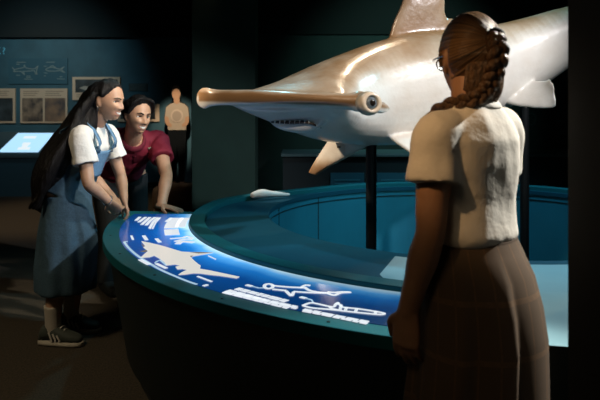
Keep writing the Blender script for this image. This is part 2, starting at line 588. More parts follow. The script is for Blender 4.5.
table = thing('display_table', 'large round teal display table with a glowing blue sea graphic around its open middle', 'display table', (CX, CY, 0))
sector([(RO, ZT - 0.045), (RO, ZT), (RB1, ZT), (RB1, ZT - 0.045)], A0, R(257), 90).build('tabletop', M['kerb'], table, bevel=0.004)
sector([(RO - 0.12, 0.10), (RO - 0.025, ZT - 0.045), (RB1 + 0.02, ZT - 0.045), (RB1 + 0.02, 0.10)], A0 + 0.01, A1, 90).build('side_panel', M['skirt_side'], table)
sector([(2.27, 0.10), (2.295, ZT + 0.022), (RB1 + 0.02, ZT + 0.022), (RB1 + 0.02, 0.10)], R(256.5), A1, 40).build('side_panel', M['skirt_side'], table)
sector([(RO - 0.17, 0.0), (RO - 0.17, 0.10), (RB1 + 0.03, 0.10), (RB1 + 0.03, 0.0)], A0 + 0.02, A1, 60).build('plinth', M['black'], table)


def rwell(a, grow=0.0):
    """distance from the table's centre to the edge of the open well"""
    d = V((math.cos(a), math.sin(a))); oc = V((CX - PX, CY - PY)); b = oc.dot(d)
    return -b + math.sqrt(b * b - oc.dot(oc) + (PR + grow) ** 2)


def rkerb(a):
    dg = math.degrees(a) % 360
    k = sstep(dg, 128, 166) if dg < 200 else 1 - sstep(dg, 320, 358)
    return RB1 * k + (rwell(a) + .115) * (1 - k)


full(lambda a: [arc(rkerb(a), a, 0.02), arc(rkerb(a), a, ZT + 0.022), arc(rkerb(a) - .09, a, ZT + 0.022), arc(rkerb(a) - .09, a, 0.02)]).build('kerb', M['kerb'], table, bevel=0.004)


def ledge(a):
    p = arc(rkerb(a) - .085, a, ZT - 0.01)
    q = arc(rwell(a, -.007), a, ZT - 0.01)
    return [p, q, q - V((0, 0, 0.03)), p - V((0, 0, 0.03))]


full(ledge).build('ledge', M['teal'], table)
full(lambda a: [arc(PR, a, 0.0, (PX, PY)), arc(PR, a, ZT - 0.012, (PX, PY)), arc(PR + 0.025, a, ZT - 0.012, (PX, PY)), arc(PR + 0.025, a, 0.0, (PX, PY))]).build('well_wall', M['teal_pit'], table)
g = Geo()
for k in range(14):
    a = 2 * PI * (k + 0.32) / 14
    p = arc(PR - 0.001, a, 0.0, (PX, PY)); t = V((-math.sin(a), math.cos(a), 0)); nrm = V((-math.cos(a), -math.sin(a), 0))
    Geo().add([p - t * .004, p + t * .004, p + t * .004 + nrm * .002, p - t * .004 + nrm * .002] +
          [q + V((0, 0, ZT - 0.01)) for q in (p - t * .004, p + t * .004, p + t * .004 + nrm * .002, p - t * .004 + nrm * .002)],
          [(3, 2, 1, 0), (4, 5, 6, 7), (0, 1, 5, 4), (1, 2, 6, 5), (2, 3, 7, 6), (3, 0, 4, 7)]).build('panel_seam', M['black'], table)
full(lambda a: [arc(PR - 0.003, a, ZT - 0.085, (PX, PY)), arc(PR - 0.003, a, ZT - 0.079, (PX, PY)), arc(PR + 0.002, a, ZT - 0.079, (PX, PY)), arc(PR + 0.002, a, ZT - 0.085, (PX, PY))]).build('well_groove', M['skirt_side'], table)
# pale top section right of the graphic; its slanted inner end is painted light
g = Geo()
n = 40
rings = []
for k in range(n + 1):
    top, low = [], []
    for r_, s_, z_ in ((None, 235, -.008), (1.60, 238.5, -.008), (1.735, 242, -.007), (1.75, 246, .024), (1.86, 252, .026), (2.10, 254, .026), (2.31, 256, .026)):
        a = R(s_) + (R(306) - R(s_)) * k / n
        rw = rwell(a, .07) if r_ is None else r_
        top.append(arc(rw, a, ZT + z_)); low.append(arc(rw, a, ZT + z_ - .0025))
    rings.append(top + low[::-1])
g.loft(rings).build('pale_section_light_patch', M['teal_pale'], table, bevel=0.003)

# graphic panel with UVs: u along the arc, v outer -> inner
g = Geo()
n = 120
NR = 6
vs, uvs = [], []
for k in range(n + 1):
    a = AG0 + (AG1 - AG0) * k / n
    for j in range(NR + 1):
        r = RB0 + (RB1 + 0.004 - RB0) * j / NR
        aa = a
        vs.append(arc(r, aa, ZT + 0.0025)); uvs.append((k / n, j / NR))
fs = []
for k in range(n):
    for j in range(NR):
        a = k * (NR + 1) + j
        fs.append((a, a + 1, a + NR + 2, a + NR + 1))
g.add(vs, fs)
gp = g.build('graphic_panel', M['graphic'], table, fix=False)
uvl = gp.data.uv_layers.new(name='UVMap')
for l in gp.data.loops: uvl.data[l.index].uv = uvs[l.vertex_index]
if gp.data.polygons[0].normal.z < 0:
    gp.data.flip_normals()
so = gp.modifiers.new('s', 'SOLIDIFY'); so.thickness = 0.002; so.offset = -1

ZG = ZT + 0.0035


def tp(x, y): return onz(x, y, ZG)


def crop(ox, oy, s, pts): return [(ox + x / s, oy + y / s) for x, y in pts]


def smoothline(pts, k=6):
    pts = [V(p) for p in pts]; out = []
    m = len(pts)
    for i in range(m - 1):
        p0 = pts[max(i - 1, 0)]; p1 = pts[i]; p2 = pts[i + 1]; p3 = pts[min(i + 2, m - 1)]
        for j in range(k):
            t = j / k
            out.append(0.5 * ((2 * p1) + (p2 - p0) * t + (2 * p0 - 5 * p1 + 4 * p2 - p3) * t * t + (3 * p1 - p0 - 3 * p2 + p3) * t ** 3))
    out.append(pts[-1])
    return out


def ink(name, lines, wid, m, smooth=True, parent=gp):
    g = Geo()
    for ln in lines:
        q = [tp(*p) for p in ln]
        g.ribbon(smoothline(q) if smooth and len(q) > 2 else q, wid)
    return g.build(name, m, parent)


# printed hammerhead
C3 = (120, 235, 6)
outl = crop(*C3, [(128, 38), (180, 48), (240, 62), (300, 80), (370, 101), (420, 104), (490, 104), (560, 107), (500, 117), (440, 127), (426, 136),
                  (445, 155), (470, 176), (484, 184), (480, 204), (540, 214), (717, 252), (700, 260), (600, 245), (540, 239), (480, 231), (440, 230), (390, 237), (350, 240),
                  (370, 225), (404, 210), (375, 204), (345, 206), (333, 192), (362, 184), (330, 177), (276, 183), (268, 165), (235, 140), (205, 124),
                  (180, 133), (122, 138), (152, 110), (168, 98), (140, 74), (152, 68), (140, 52)])
Geo().plate([tp(*p) for p in outl], (0, 0, 0.0015)).build('shark_picture', M['print_shark'], gp)
g = Geo()
for pl in ([(126, 52), (150, 70), (138, 72)], [(118, 100), (158, 92), (165, 98), (150, 106)], [(420, 106), (490, 106), (556, 109), (470, 113)], [(440, 127), (426, 136), (420, 128)]):
    Geo().plate([tp(*p) + V((0, 0, .0016)) for p in crop(*C3, pl)], (0, 0, 0.0008)).build('picture_shading', M['print_shark_dark'], gp)
# scale line around the shark and the small callouts
ink('scale_line', [crop(*C3, [(24, 42), (50, 75), (85, 108), (125, 138), (180, 172), (250, 212), (340, 252), (410, 280), (460, 297)]),
                   crop(*C3, [(24, 42), (46, 40)])], 0.012, M['print_thin'])
g = Geo()
for a_, b_, w_ in (((68, 4), (78, 28), .016), ((142, 4), (160, 30), .026), ((218, 22), (240, 44), .026), ((120, 148), (175, 178), .030), ((218, 172), (278, 200), .022),
                   ((465, 248), (550, 280), .014), ((500, 306), (526, 299), .020), ((530, 125), (575, 146), .008)):
    Geo().ribbon([tp(*p) for p in crop(*C3, [a_, b_])], w_ * .7).build('caption_text', M['print_white'], gp)
ink('callout_line', [crop(*C3, [(278, 182), (240, 150), (222, 158), (210, 168)])], 0.008, M['print_thin'], smooth=False)
# title bars and heading blocks at the far end
C1 = (110, 205, 8)
g = Geo()
for pl in ([(240, 96), (208, 124)], [(286, 97), (232, 137)], [(320, 98), (254, 157)], [(360, 98), (318, 130), (290, 162)]):
    g.ribbon([tp(*p) for p in crop(*C1, pl)], 0.019)
for pl in ([(392, 101), (350, 140), (320, 190)], [(404, 101), (366, 140), (340, 190)], [(380, 100), (340, 136), (312, 186)]):
    g.ribbon([tp(*p) for p in crop(*C1, pl)], 0.009)
g.build('text_block', M['print_white'], gp)
C2 = (160, 205, 8)
g = Geo()
g.ribbon([tp(*p) for p in crop(*C2, [(88, 103), (50, 134)])], 0.019)
g.ribbon(smoothline([tp(*p) for p in crop(*C2, [(142, 104), (102, 150), (88, 186)])]), 0.078)
g.ribbon(smoothline([tp(*p) for p in crop(*C2, [(90, 196), (94, 220), (100, 240)])]), 0.078)
g.ribbon(smoothline([tp(*p) for p in crop(*C2, [(204, 104), (180, 130), (160, 178)])]), 0.058)
g.build('heading_block', M['print_white'], gp)
g = Geo()
for pl, w_ in (([(80, 270), (180, 262), (215, 252), (262, 268)], .018), ([(120, 292), (200, 274), (258, 276)], .02), ([(140, 312), (180, 292), (268, 300)], .03)):
    g.ribbon(smoothline([tp(*p) for p in crop(*C2, pl)]), w_)
g.build('wave_mark', M['print_white'], gp)
# outline shark, outline submarine with their text lines
C5 = (210, 260, 3)
hd = [(176 + 13 * math.cos(t), 79 + 7 * math.sin(t)) for t in [i * 2 * PI / 12 for i in range(13)]]
ink('outline_shark', [crop(*C5, hd), crop(*C5, [(188, 77), (230, 81), (270, 83), (290, 84)]), crop(*C5, [(272, 84), (286, 76), (300, 77)]),
                      crop(*C5, [(286, 84), (300, 92), (325, 97), (352, 99)]), crop(*C5, [(350, 99), (372, 106), (392, 99), (420, 97), (395, 96), (372, 98), (352, 96)]),
                      crop(*C5, [(188, 88), (228, 92)]), crop(*C5, [(228, 93), (236, 101), (245, 107), (251, 96)]), crop(*C5, [(250, 95), (300, 98), (352, 100)])], 0.013, M['print_white'])
C6 = (300, 270, 5)
ink('outline_submarine', [crop(*C6, [(20, 176), (40, 168), (70, 166), (160, 185), (180, 172), (205, 176), (212, 186), (300, 196), (410, 214), (415, 222), (380, 222), (260, 210), (150, 198), (60, 190), (20, 180), (18, 175)]),
                          crop(*C6, [(150, 186), (160, 194), (190, 200)]), crop(*C6, [(178, 172), (190, 164), (192, 172)]),
                          crop(*C6, [(205, 178), (200, 200)]), crop(*C6, [(232, 188), (226, 204)]), crop(*C6, [(285, 195), (276, 210)]), crop(*C6, [(378, 208), (376, 220)])], 0.011, M['print_white'])
g = Geo()
for a_, b_ in (((188, 60), (222, 68)), ((512, 132), (545, 140))):
    Geo().ribbon([tp(*p) for p in crop(215, 275, 6, [a_, b_])], 0.016).build('caption_text', M['print_white'], gp)
for ln in ([(222, 68), (262, 78), (300, 78)], [(545, 140), (580, 150), (590, 168)]):
    ink('callout_line', [crop(215, 275, 6, ln)], 0.006, M['print_thin'], smooth=False)


def textline(g, p, q, w_, rnd, gap=0.006):
    """a line of unreadably small words"""
    p, q = tp(*p), tp(*q)
    L = (q - p).length; d = (q - p).normalized(); s_ = 0
    while s_ < L - 0.01:
        e_ = min(L, s_ + rnd.uniform(0.018, 0.05))
        g.ribbon([p + d * s_, p + d * e_], w_ * rnd.uniform(0.85, 1.05))
        s_ = e_ + gap


rn = random.Random(3)
g = Geo()
C4 = (215, 275, 6)
for a_, b_, w_ in (((130, 82), (430, 158), .030), ((80, 92), (300, 150), .020), ((62, 98), (496, 194), .020), ((52, 103), (490, 201), .018), ((48, 106), (440, 202), .012)):
    a2, b2 = crop(*C4, [a_, b_])
    textline(g, a2, b2, w_, rn)
for a_, b_, w_ in (((18, 198), (340, 262), .022), ((16, 205), (336, 269), .016)):
    a2, b2 = crop(*C6, [a_, b_])
    textline(g, a2, b2, w_, rn)
g.build('text_block', M['print_white'], gp)

# screw heads along the teal rim
for k in range(6):
    a = R(184 + k * 11.5)
    p = arc((RO + RB0) / 2 + 0.002, a, ZT)
    Geo().cyl(p, p + V((0, 0, .002)), 0.006, 12).build('screw', M['pole'], table)

# white tactile model on the far kerb
kp = arc(1.655, R(155.6), ZT + 0.000)
tg = V((0.875, 0.485, 0)).normalized()
g = Geo()
g.tube([kp + tg * -.0 + V((0, 0, .030)), kp + tg * .07 + V((0, 0, .036)), kp + tg * .17 + V((0, 0, .026)), kp + tg * .29 + V((0, 0, .014))],
       [(.03, .024), (.042, .034), (.03, .022), (.010, .011)], n=16)
g.tube([kp + tg * .10 + V((0, 0, .03)), kp + tg * .13 + V((0.05, 0.02, .012))], [(.02, .01), (.008, .006)], n=10)
fm = g.build('touch_model', M['white'], None, base=kp)
fuse(fm, 0.005, 3)
tagset(fm, 'small white rounded touch model lying on the far rim of the round table', 'model')

# ------------------------------------------------------------------ shark
shark = thing('hammerhead_shark', 'life-size pale tan hammerhead shark model mounted on black poles above the round table', 'shark model', (0.5, 3.9, 0))
# centre line: (x, y, z, half width, half height)
BODY = [(-0.085, 3.34, 1.415, .36, .050), (-0.03, 3.42, 1.408, .355, .104), (0.05, 3.51, 1.403, .32, .160), (0.15, 3.62, 1.407, .285, .215), (0.30, 3.75, 1.428, .26, .262),
        (0.47, 3.86, 1.455, .27, .300), (0.66, 3.95, 1.485, .285, .322), (0.85, 4.02, 1.520, .28, .315), (1.05, 4.06, 1.575, .255, .285), (1.24, 4.09, 1.640, .22, .250),
        (1.45, 4.10, 1.730, .18, .210), (1.63, 4.10, 1.815, .148, .175), (1.85, 4.09, 1.90, .115, .135), (2.15, 4.06, 1.99, .085, .10), (2.45, 4.01, 2.06, .06, .075), (2.75, 3.95, 2.12, .045, .058)]


def crs(seq, k):
    out = []
    m = len(seq)
    for i in range(m - 1):
        p = [seq[max(i - 1, 0)], seq[i], seq[i + 1], seq[min(i + 2, m - 1)]]
        for j in range(k):
            t = j / k
            out.append(tuple(0.5 * (2 * b + (c - a) * t + (2 * a - 5 * b + 4 * c - d) * t * t + (3 * b - a - 3 * c + d) * t ** 3) for a, b, c, d in zip(*p)))
    out.append(seq[-1])
    return out


def ell(c, a, b, n=32, e=1.0):
    r = []
    for i in range(n):
        t = 2 * PI * i / n
        ct, st = math.cos(t), math.sin(t)
        r.append(c + a * (math.copysign(abs(ct) ** e, ct)) + b * (math.copysign(abs(st) ** e, st)))
    return r


sg = Geo()
bs = crs(BODY, 5)
rings = []
for k, q in enumerate(bs):
    c = V(q[:3]); t = (V(bs[min(k + 1, len(bs) - 1)][:3]) - V(bs[max(k - 1, 0)][:3])).normalized()
    side = t.cross(V((0, 0, 1))).normalized(); up = side.cross(t).normalized()
    rings.append(ell(c, side * q[3], up * q[4], 36, 0.92))
sg.loft(rings)
# hammer: left eye end E (near) to right tip T (far)
E_, T_ = V((0.315, 3.06, 1.408)), V((-0.515, 3.60, 1.432))
ax = (T_ - E_).normalized()
fwd = V((-ax.y * -1, ax.x, 0)).normalized()
if fwd.y > 0: fwd = -fwd
uph = ax.cross(fwd).normalized()
if uph.z < 0: uph = -uph
HAM = [(-0.015, -.02, .025, .020), (0.0, -.012, .060, .040), (.05, 0.0, .080, .044), (.14, .012, .10, .036), (.28, .035, .13, .035), (.42, .048, .16, .038), (.55, .052, .17, .041), (.68, .045, .15, .042),
       (.80, .030, .12, .042), (.90, .015, .095, .044), (.955, 0.0, .084, .052), (.99, -.010, .074, .056), (1.02, -.022, .034, .032)]
HL = (T_ - E_).length
rings = []
for s_, f_, ch, th in crs(HAM, 4):
    c = E_ + ax * HL * s_ + fwd * (f_ - ch * 0.45) + uph * (0.010 * math.sin(PI * min(max(s_, 0), 1)))
    rings.append(ell(c, fwd * ch, uph * th, 28, 0.9))
sg.loft(rings)
# lower jaw and snout underside
sg.blob(V((-0.02, 3.42, 1.325)), ax * 0.16, fwd * 0.13, V((0, 0, .075)))
sg.blob(E_ + ax * 0.035 - fwd * 0.015 + uph * .004, ax * .060, fwd * .075, uph * .052)
sg.tube([E_ + V((.0, -.02, -.012)), E_ + V((.06, .06, -.022)), E_ + V((.12, .20, -.03))], [.036, .030, .010], n=12)
sg.blob(T_ - ax * 0.012 - fwd * 0.02, ax * .046, fwd * .066, uph * .062)


def fin(sections, nrm, n=20):
    """sections: (leading point, trailing point, thickness)"""
    rings = []
    nrm = V(nrm).normalized()
    secs = crs([(*a, *b, c) for a, b, c in sections], 4)
    for q in secs:
        a, b, th = V(q[:3]), V(q[3:6]), q[6]
        c = (a + b) / 2
        rings.append(ell(c, (a - b) / 2, nrm * th, n, 0.72))
    sg.loft(rings)


Yd = 3.95
fin([(at(384, 60, 3.90), at(470, 45, 4.02), .030), (at(391, 28, 3.91), at(447, 18, 3.99), .026), (at(401, 4, 3.92), at(445, 0, 3.98), .022), (at(411, -28, 3.94), at(442, -34, 3.98), .018),
     (at(424, -58, 3.95), at(444, -70, 3.98), .014), (at(437, -82, 3.96), at(448, -86, 3.98), .009)], (-.35, .94, 0))
sg.tube([at(440, 24, 3.99), at(450, 21, 4.0), at(458, 23, 4.02)], [.022, .019, .013], n=10)
fin([(at(334, 130, 3.93), at(390, 134, 3.74), .034), (at(327, 142, 3.95), at(366, 147, 3.82), .028), (at(319, 154, 3.97), at(345, 159, 3.88), .022), (at(312, 165, 3.98), at(328, 168, 3.92), .017),
     (at(308, 173, 3.99), at(316, 176, 3.96), .012)], (.47, .86, -.2))
fin([(at(384, 134, 3.72), at(462, 128, 3.85), .034), (at(398, 144, 3.55), at(462, 146, 3.70), .030), (at(418, 158, 3.36), at(464, 164, 3.48), .022), (at(440, 176, 3.18), at(468, 182, 3.26), .015), (at(458, 192, 3.05), at(468, 196, 3.08), .010)], (.30, .50, .81))
fin([(at(498, 96, 3.98), at(540, 66, 4.05), .026), (at(510, 105, 3.90), at(534, 79, 3.95), .022), (at(534, 108.5, 3.80), at(543, 80, 3.84), .017), (at(551, 109, 3.74), at(550, 78, 3.76), .013), (at(557, 108, 3.71), at(553, 79, 3.72), .010)], (.25, .85, -.3))
# second dorsal, anal and tail fins (beyond the near wall)
fin([(V((1.98, 4.07, 2.02)), V((2.22, 4.05, 2.06)), .018), (V((2.08, 4.07, 2.14)), V((2.24, 4.05, 2.15)), .012), (V((2.2, 4.06, 2.22)), V((2.30, 4.05, 2.20)), .008)], (0, 1, 0))
fin([(V((1.98, 4.07, 1.90)), V((2.22, 4.05, 1.94)), .018), (V((2.12, 4.07, 1.80)), V((2.24, 4.05, 1.82)), .012), (V((2.24, 4.06, 1.74)), V((2.32, 4.05, 1.77)), .008)], (0, 1, 0))
fin([(V((2.55, 3.99, 2.08)), V((2.85, 3.94, 2.10)), .030), (V((2.80, 3.94, 2.26)), V((2.98, 3.91, 2.24)), .022), (V((3.1, 3.86, 2.52)), V((3.22, 3.84, 2.46)), .014), (V((3.4, 3.8, 2.80)), V((3.48, 3.78, 2.76)), .009)], (.15, 1, 0))
fin([(V((2.62, 3.98, 2.06)), V((2.86, 3.94, 2.10)), .028), (V((2.78, 3.95, 1.92)), V((2.92, 3.92, 1.96)), .018), (V((2.92, 3.92, 1.80)), V((2.98, 3.91, 1.82)), .010)], (.15, 1, 0))
body = sg.build('shark_body', M['shark'], shark)
fuse(body, 0.0075, 14)
# countershading: brown back, pale belly, brown leading edge of the hammer
me = body.data
atr = me.attributes.new('shade', 'FLOAT', 'POINT')
cent = [V(q[:3]) for q in bs]
off = LOC[shark]
for v in me.vertices:
    p = v.co + off
    k = min(range(len(cent)), key=lambda i: (cent[i] - p).length_squared)
    q = bs[k]
    d = (p.z - q[2]) / q[4]
    val = 0.36 + 0.56 * sstep(d, 0.10, 0.98)
    hs = (p - E_).dot(ax) / HL
    hf = (p - E_ - ax * HL * hs).dot(fwd)
    if p.y < 3.75 and hf > -0.12 and -0.05 < hs < 1.05:
        u = (p - E_ - ax * HL * hs).dot(uph)
        wgt = sstep(hf, -0.12, -0.04)
        hv = 0.28 + 0.80 * sstep(u, -0.030, -0.010) - 0.30 * sstep(u, 0.012, 0.04)
        val = val * (1 - wgt) + hv * wgt
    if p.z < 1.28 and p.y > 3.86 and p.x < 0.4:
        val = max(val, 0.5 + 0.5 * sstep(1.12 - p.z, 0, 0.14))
    atr.data[v.index].value = val
# where a line of sight meets the modelled skin
from mathutils.bvhtree import BVHTree
btree = BVHTree.FromPolygons([v.co + off for v in me.vertices], [tuple(p.vertices) for p in me.polygons])


def on_shark(px, py):
    d = (at(px, py, 3.0) - V((0, 0, HC))).normalized()
    h = btree.ray_cast(V((0, 0, HC)), d)
    return (h[0], h[1]) if h[0] else (at(px, py, 3.3), -d)


# eye on the near end of the hammer
ec = on_shark(371.5, 103)[0]
en = (V((0, 0, 1.42)) - ec).normalized() * 0.75 + V((.35, 0, .05)); en.normalize()
eu = V((0, 0, 1)); er = en.cross(eu).normalized(); eu = er.cross(en)
ec = ec + en * 0.0
socket = Geo()
socket.loft([ell(ec + en * (-.03), er * .066, eu * .056, 28), ell(ec + en * .006, er * .050, eu * .047, 28), ell(ec + en * .012, er * .038, eu * .038, 28), ell(ec + en * .006, er * .029, eu * .032, 28), ell(ec + en * (-.02), er * .024, eu * .026, 28)])
eyeo = socket.build('eye_socket', mat('shark_eyelid', (0.58, 0.46, 0.33), 0.3, coat=0.4), shark, smooth=True)
Geo().blob(ec + en * (-.004), er * .028, eu * .030, en * .019).build('eyeball', mat('shark_eye', (0.10, 0.12, 0.13), 0.08, coat=1.0), eyeo, smooth=True)
Geo().blob(ec + en * (.0115), er * .014, eu * .016, en * .005).build('pupil', M['eye_dark'], eyeo, smooth=True)
# mouth slit with teeth under the head
mpts = [on_shark(*p) for p in ((272, 122), (280, 122), (290, 122.5), (300, 122), (308, 122.5), (315, 125), (321, 127.5))]
g = Geo()
g.tube([p + n_ * .002 for p, n_ in mpts], [(.005, .005), (.010, .008), (.013, .009), (.013, .009), (.010, .008), (.006, .005), (.003, .003)], n=10)
mo = g.build('mouth', M['s_mouth'], shark, smooth=True)
for px_ in (276, 281, 286, 291, 296, 301, 306, 310):
    p, n_ = on_shark(px_, 120.6)
    Geo().cyl(p + n_ * .008 + V((0, 0, .006)), p + n_ * .012 - V((0, 0, .010)), 0.0055, 8, r2=0.001).build('tooth', M['tooth'], mo)
p, n_ = on_shark(339, 147)
Geo().blob(p, V((.012, 0, 0)), V((0, .012, 0)), V((0, 0, .006)), 10, 6).build('fin_hole', M['s_mouth'], shark, smooth=True)
# poles that carry it
for px_, y_, top, rr, lab in ((371.2, 3.86, 1.24, .031, 'black round pole under the head of the hammerhead'), (524.5, 4.05, 1.42, .027, 'black round pole under the rear of the hammerhead, behind the woman in the white shirt')):
    x_ = (px_ - 300) / FPX * y_
    po = thing('support_pole', lab, 'pole', (x_, y_, 0))
    hit = btree.ray_cast(V((x_, y_, 0)), V((0, 0, 1)))[0]
    top = hit.z + .004 if hit else top
    Geo().cyl((x_, y_, 0.012), (x_, y_, top), rr, 28).build('shaft', M['pole'], po, smooth=False)
    Geo().cyl((x_, y_, 0), (x_, y_, .014), .16, 32).build('base_plate', M['pole'], po, bevel=.003)

# ------------------------------------------------------------------ things along the back wall
YW = 10.8


def wp(px, py, d=0.0): return at(px, py, YW - d)


def rect(g, x0, y0, x1, y1, d0, d1, mi=0):
    """board on the wall between pixel corners, from d0 to d1 in front of it"""
    a, b = wp(x0, y1), wp(x1, y0)
    return g.box((a.x, YW - d1, a.z), (b.x, YW - d0, b.z), mi)


# wall lettering
for ch, x0 in (('K', -5.2), ('?', 2.2)):
    cu = bpy.data.curves.new('letter', 'FONT'); cu.body = ch; cu.size = 0.155; cu.extrude = 0.006
    tmp = bpy.data.objects.new('letter', cu); COL.objects.link(tmp)
    bpy.context.evaluated_depsgraph_get().update()
    lm = bpy.data.meshes.new_from_object(tmp.evaluated_get(bpy.context.evaluated_depsgraph_get()))
    bpy.data.objects.remove(tmp)
    lm.materials.clear(); lm.materials.append(M['wall_print_cyan'])
    p = wp(x0, 54, 0.008)
    lo = bpy.data.objects.new('wall_letter', lm); COL.objects.link(lo)
    lo.location = p; lo.rotation_euler = (PI / 2, 0, 0)
    tagset(lo, 'pale cyan question mark lettered high on the blue wall' if ch == '?' else 'pale cyan letter K cut off beside the question mark on the blue wall', 'lettering')

# panel with two fish line drawings
g = Geo(); rect(g, 9, 58.5, 68, 84, 0, .02)
pb = thing('information_panel', 'dark blue wall panel with line drawings of a shark and a bony fish', 'wall panel', wp(38, 84))
g.build('board', M['wall_panel'], pb)
Z8 = (0, 30, 7.5)


def wline(g, pts, wdt, d=.021):
    q = smoothline([wp(*p, d) for p in crop(*Z8, pts)]) if len(pts) > 2 else [wp(*p, d) for p in crop(*Z8, pts)]
    g.ribbon(q, wdt, .002, (0, -1, 0))


g = Geo()
for l in ([(92, 280), (110, 298), (125, 292), (160, 285), (180, 282)], [(180, 282), (184, 262), (196, 284), (245, 292), (262, 290)], [(262, 290), (285, 270), (276, 296), (272, 332), (258, 304)],
          [(258, 304), (220, 308), (180, 310), (160, 312)], [(160, 312), (184, 336), (175, 314)], [(110, 298), (104, 312), (130, 310), (160, 312)]):
    wline(g, l, .014)
for l in ([(122, 242), (194, 242)], [(122, 256), (150, 258)], [(122, 338), (152, 340)], [(200, 345), (228, 345)], [(196, 356), (232, 356)], [(180, 368), (244, 370)], [(262, 330), (284, 330)]):
    wline(g, l, .012)
g.build('shark_drawing', M['wall_print'], pb)
g = Geo()
for l in ([(342, 300), (356, 286), (390, 280), (430, 290), (450, 294)], [(450, 294), (482, 276), (462, 298), (486, 318), (448, 304)], [(448, 304), (410, 308), (370, 308), (342, 300)], [(372, 280), (392, 268), (420, 284)]):
    wline(g, l, .014)
for l in ([(346, 242), (412, 242)], [(330, 272), (350, 272)], [(332, 322), (358, 324)], [(330, 342), (344, 344)], [(448, 350), (470, 350)], [(428, 366), (486, 368)]):
    wline(g, l, .012)
g.build('fish_drawing', M['wall_print'], pb)

# framed photo boards
ph_a = mat('photo_dark', (0.018, 0.022, 0.022), 0.4, nscale=6, col2=(0.06, 0.075, 0.08))
ph_b = mat('photo_rock', (0.30, 0.21, 0.14), 0.4, nscale=7, col2=(0.04, 0.035, 0.035))
ph_c = mat('photo_cliff', (0.32, 0.19, 0.11), 0.4, nscale=5, col2=(0.07, 0.06, 0.06))
tm = mat('board_text', (0.30, 0.22, 0.15), 0.8)


def board(lab, x0, y0, x1, y1, photos, lines):
    t = thing('photo_board', lab, 'photo board', wp((x0 + x1) / 2, y1), 'photo boards on the back wall')
    g = Geo(); rect(g, x0, y0, x1, y1, 0, .03); g.build('mount', M['beige'], t)
    for a, b, c, d, m in photos:
        g = Geo(); rect(g, a, b, c, d, .028, .034); g.build('photograph', m, t)
    g = Geo()
    for a, b, c in lines: rect(g, a, b, c, b + .8, .029, .032)
    if lines: g.build('caption_text', tm, t)
    return t


board('beige photo board cut by the left frame edge, with one dark cave photograph', -14, 88.5, 16, 123, [(-12, 98, 13.6, 121, ph_a)], [(-10, 91, 10), (-10, 93, 8), (-10, 95, 9)])
board('beige photo board with two rocky photographs side by side above the glowing screen', 21, 88.5, 68, 123, [(23, 98, 43.6, 121.3, ph_b), (45.6, 98, 66, 121.3, ph_c)],
      [(24, 91, 40), (24, 93, 38), (24, 95, 36), (46, 91, 64), (46, 93, 60), (46, 95, 62)])
bt = board('beige framed board with a dark fish photograph above the head of the long-haired woman', 73, 77, 120.5, 100, [(76, 79.5, 118, 92.5, ph_a)], [(77, 94.5, 90), (77, 96.5, 88)])
g = Geo()
g.plate([wp(x, y, .036) for x, y in ((79, 88), (84, 86), (90, 86.4), (95, 88.6), (99, 86.5), (98, 90.5), (94, 89.6), (86, 90.4))], (0, .004, 0))
g.build('fish_figure', mat('photo_fish', (0.30, 0.27, 0.22), 0.5), bt)
board('beige photo board half hidden behind the head of the man in maroon', 118, 104, 159.5, 121.5, [(121, 108, 155.5, 119, ph_a)], [])
g = Geo(); rect(g, 129, 83.5, 147.5, 91, 0, .012)
sp = thing('text_panel', 'small dark text panel on the wall above the man in maroon', 'wall panel', wp(138, 91))
g.build('board', mat('text_board', (0.045, 0.060, 0.058), 0.8), sp)
g = Geo()
for k in range(5): rect(g, 130.5, 84.4 + k * 1.3, 146 - (k % 3), 84.9 + k * 1.3, .012, .014)
g.build('text_block', mat('text_grey', (0.10, 0.12, 0.115), 0.8), sp)

# kiosk with a sloping screen
kx0, kx1 = at(-40, 0, 9.85).x, at(50, 0, 9.85).x
kiosk = thing('kiosk', 'dark blue kiosk with a sloping glowing screen under the photo boards', 'kiosk', ((kx0 + kx1) / 2, 10.1, 0))
g = Geo()
zf, zb = at(0, 153.5, 9.8).z, at(0, 133.5, 10.15).z
g.loft([[V((x, 9.82, 0)), V((x, 9.82, zf - .07)), V((x, 10.45, zf + .02)), V((x, 10.45, 0))] for x in (kx0 + .06, kx1 - .05)])
g.build('cabinet', mat('kiosk_blue', (0.016, 0.050, 0.066), 0.6), kiosk)
g = Geo()
g.loft([[V((x, 9.78, zf - .02)), V((x, 9.78, zf - .07)), V((x, 10.32, zb - .07)), V((x, 10.32, zb + .02))] for x in (kx0, kx1)])
g.build('console_top', mat('kiosk_top', (0.05, 0.075, 0.08), 0.4), kiosk, bevel=.01)


def slope(x, u, lift=.004):
    y = 9.78 + .54 * u
    z = (zf - .02) + (zb - zf + .04) * u + lift
    return V((x, y, z))


scr = mat('lit_screen', (0.02, 0.02, 0.02), 0.2, emit=(0.42, 0.72, 1.0), estr=1.15)
x0, x1 = at(0.5, 0, 9.85).x, at(46.5, 0, 9.95).x
g = Geo(); g.plate([slope(x0 - .03, .10), slope(x1 - .08, .10), slope(x1, .92), slope(x0 + .08, .92)], (0, 0, .004))
so = g.build('screen', scr, kiosk)
g = Geo()
for a, b, u in ((.33, .62, .72), (.40, .58, .44), (.36, .64, .24), (.42, .56, .34)):
    Geo().plate([slope(x0 + (x1 - x0) * a, u - .05, .010), slope(x0 + (x1 - x0) * b, u - .05, .010), slope(x0 + (x1 - x0) * b, u + .05, .010), slope(x0 + (x1 - x0) * a, u + .05, .010)], (0, 0, .002)).build('screen_text', M['screen_white'], so)

# standee of a young woman holding a jaw
YS = 10.55


def stp(px, py): return at(px, py, YS)


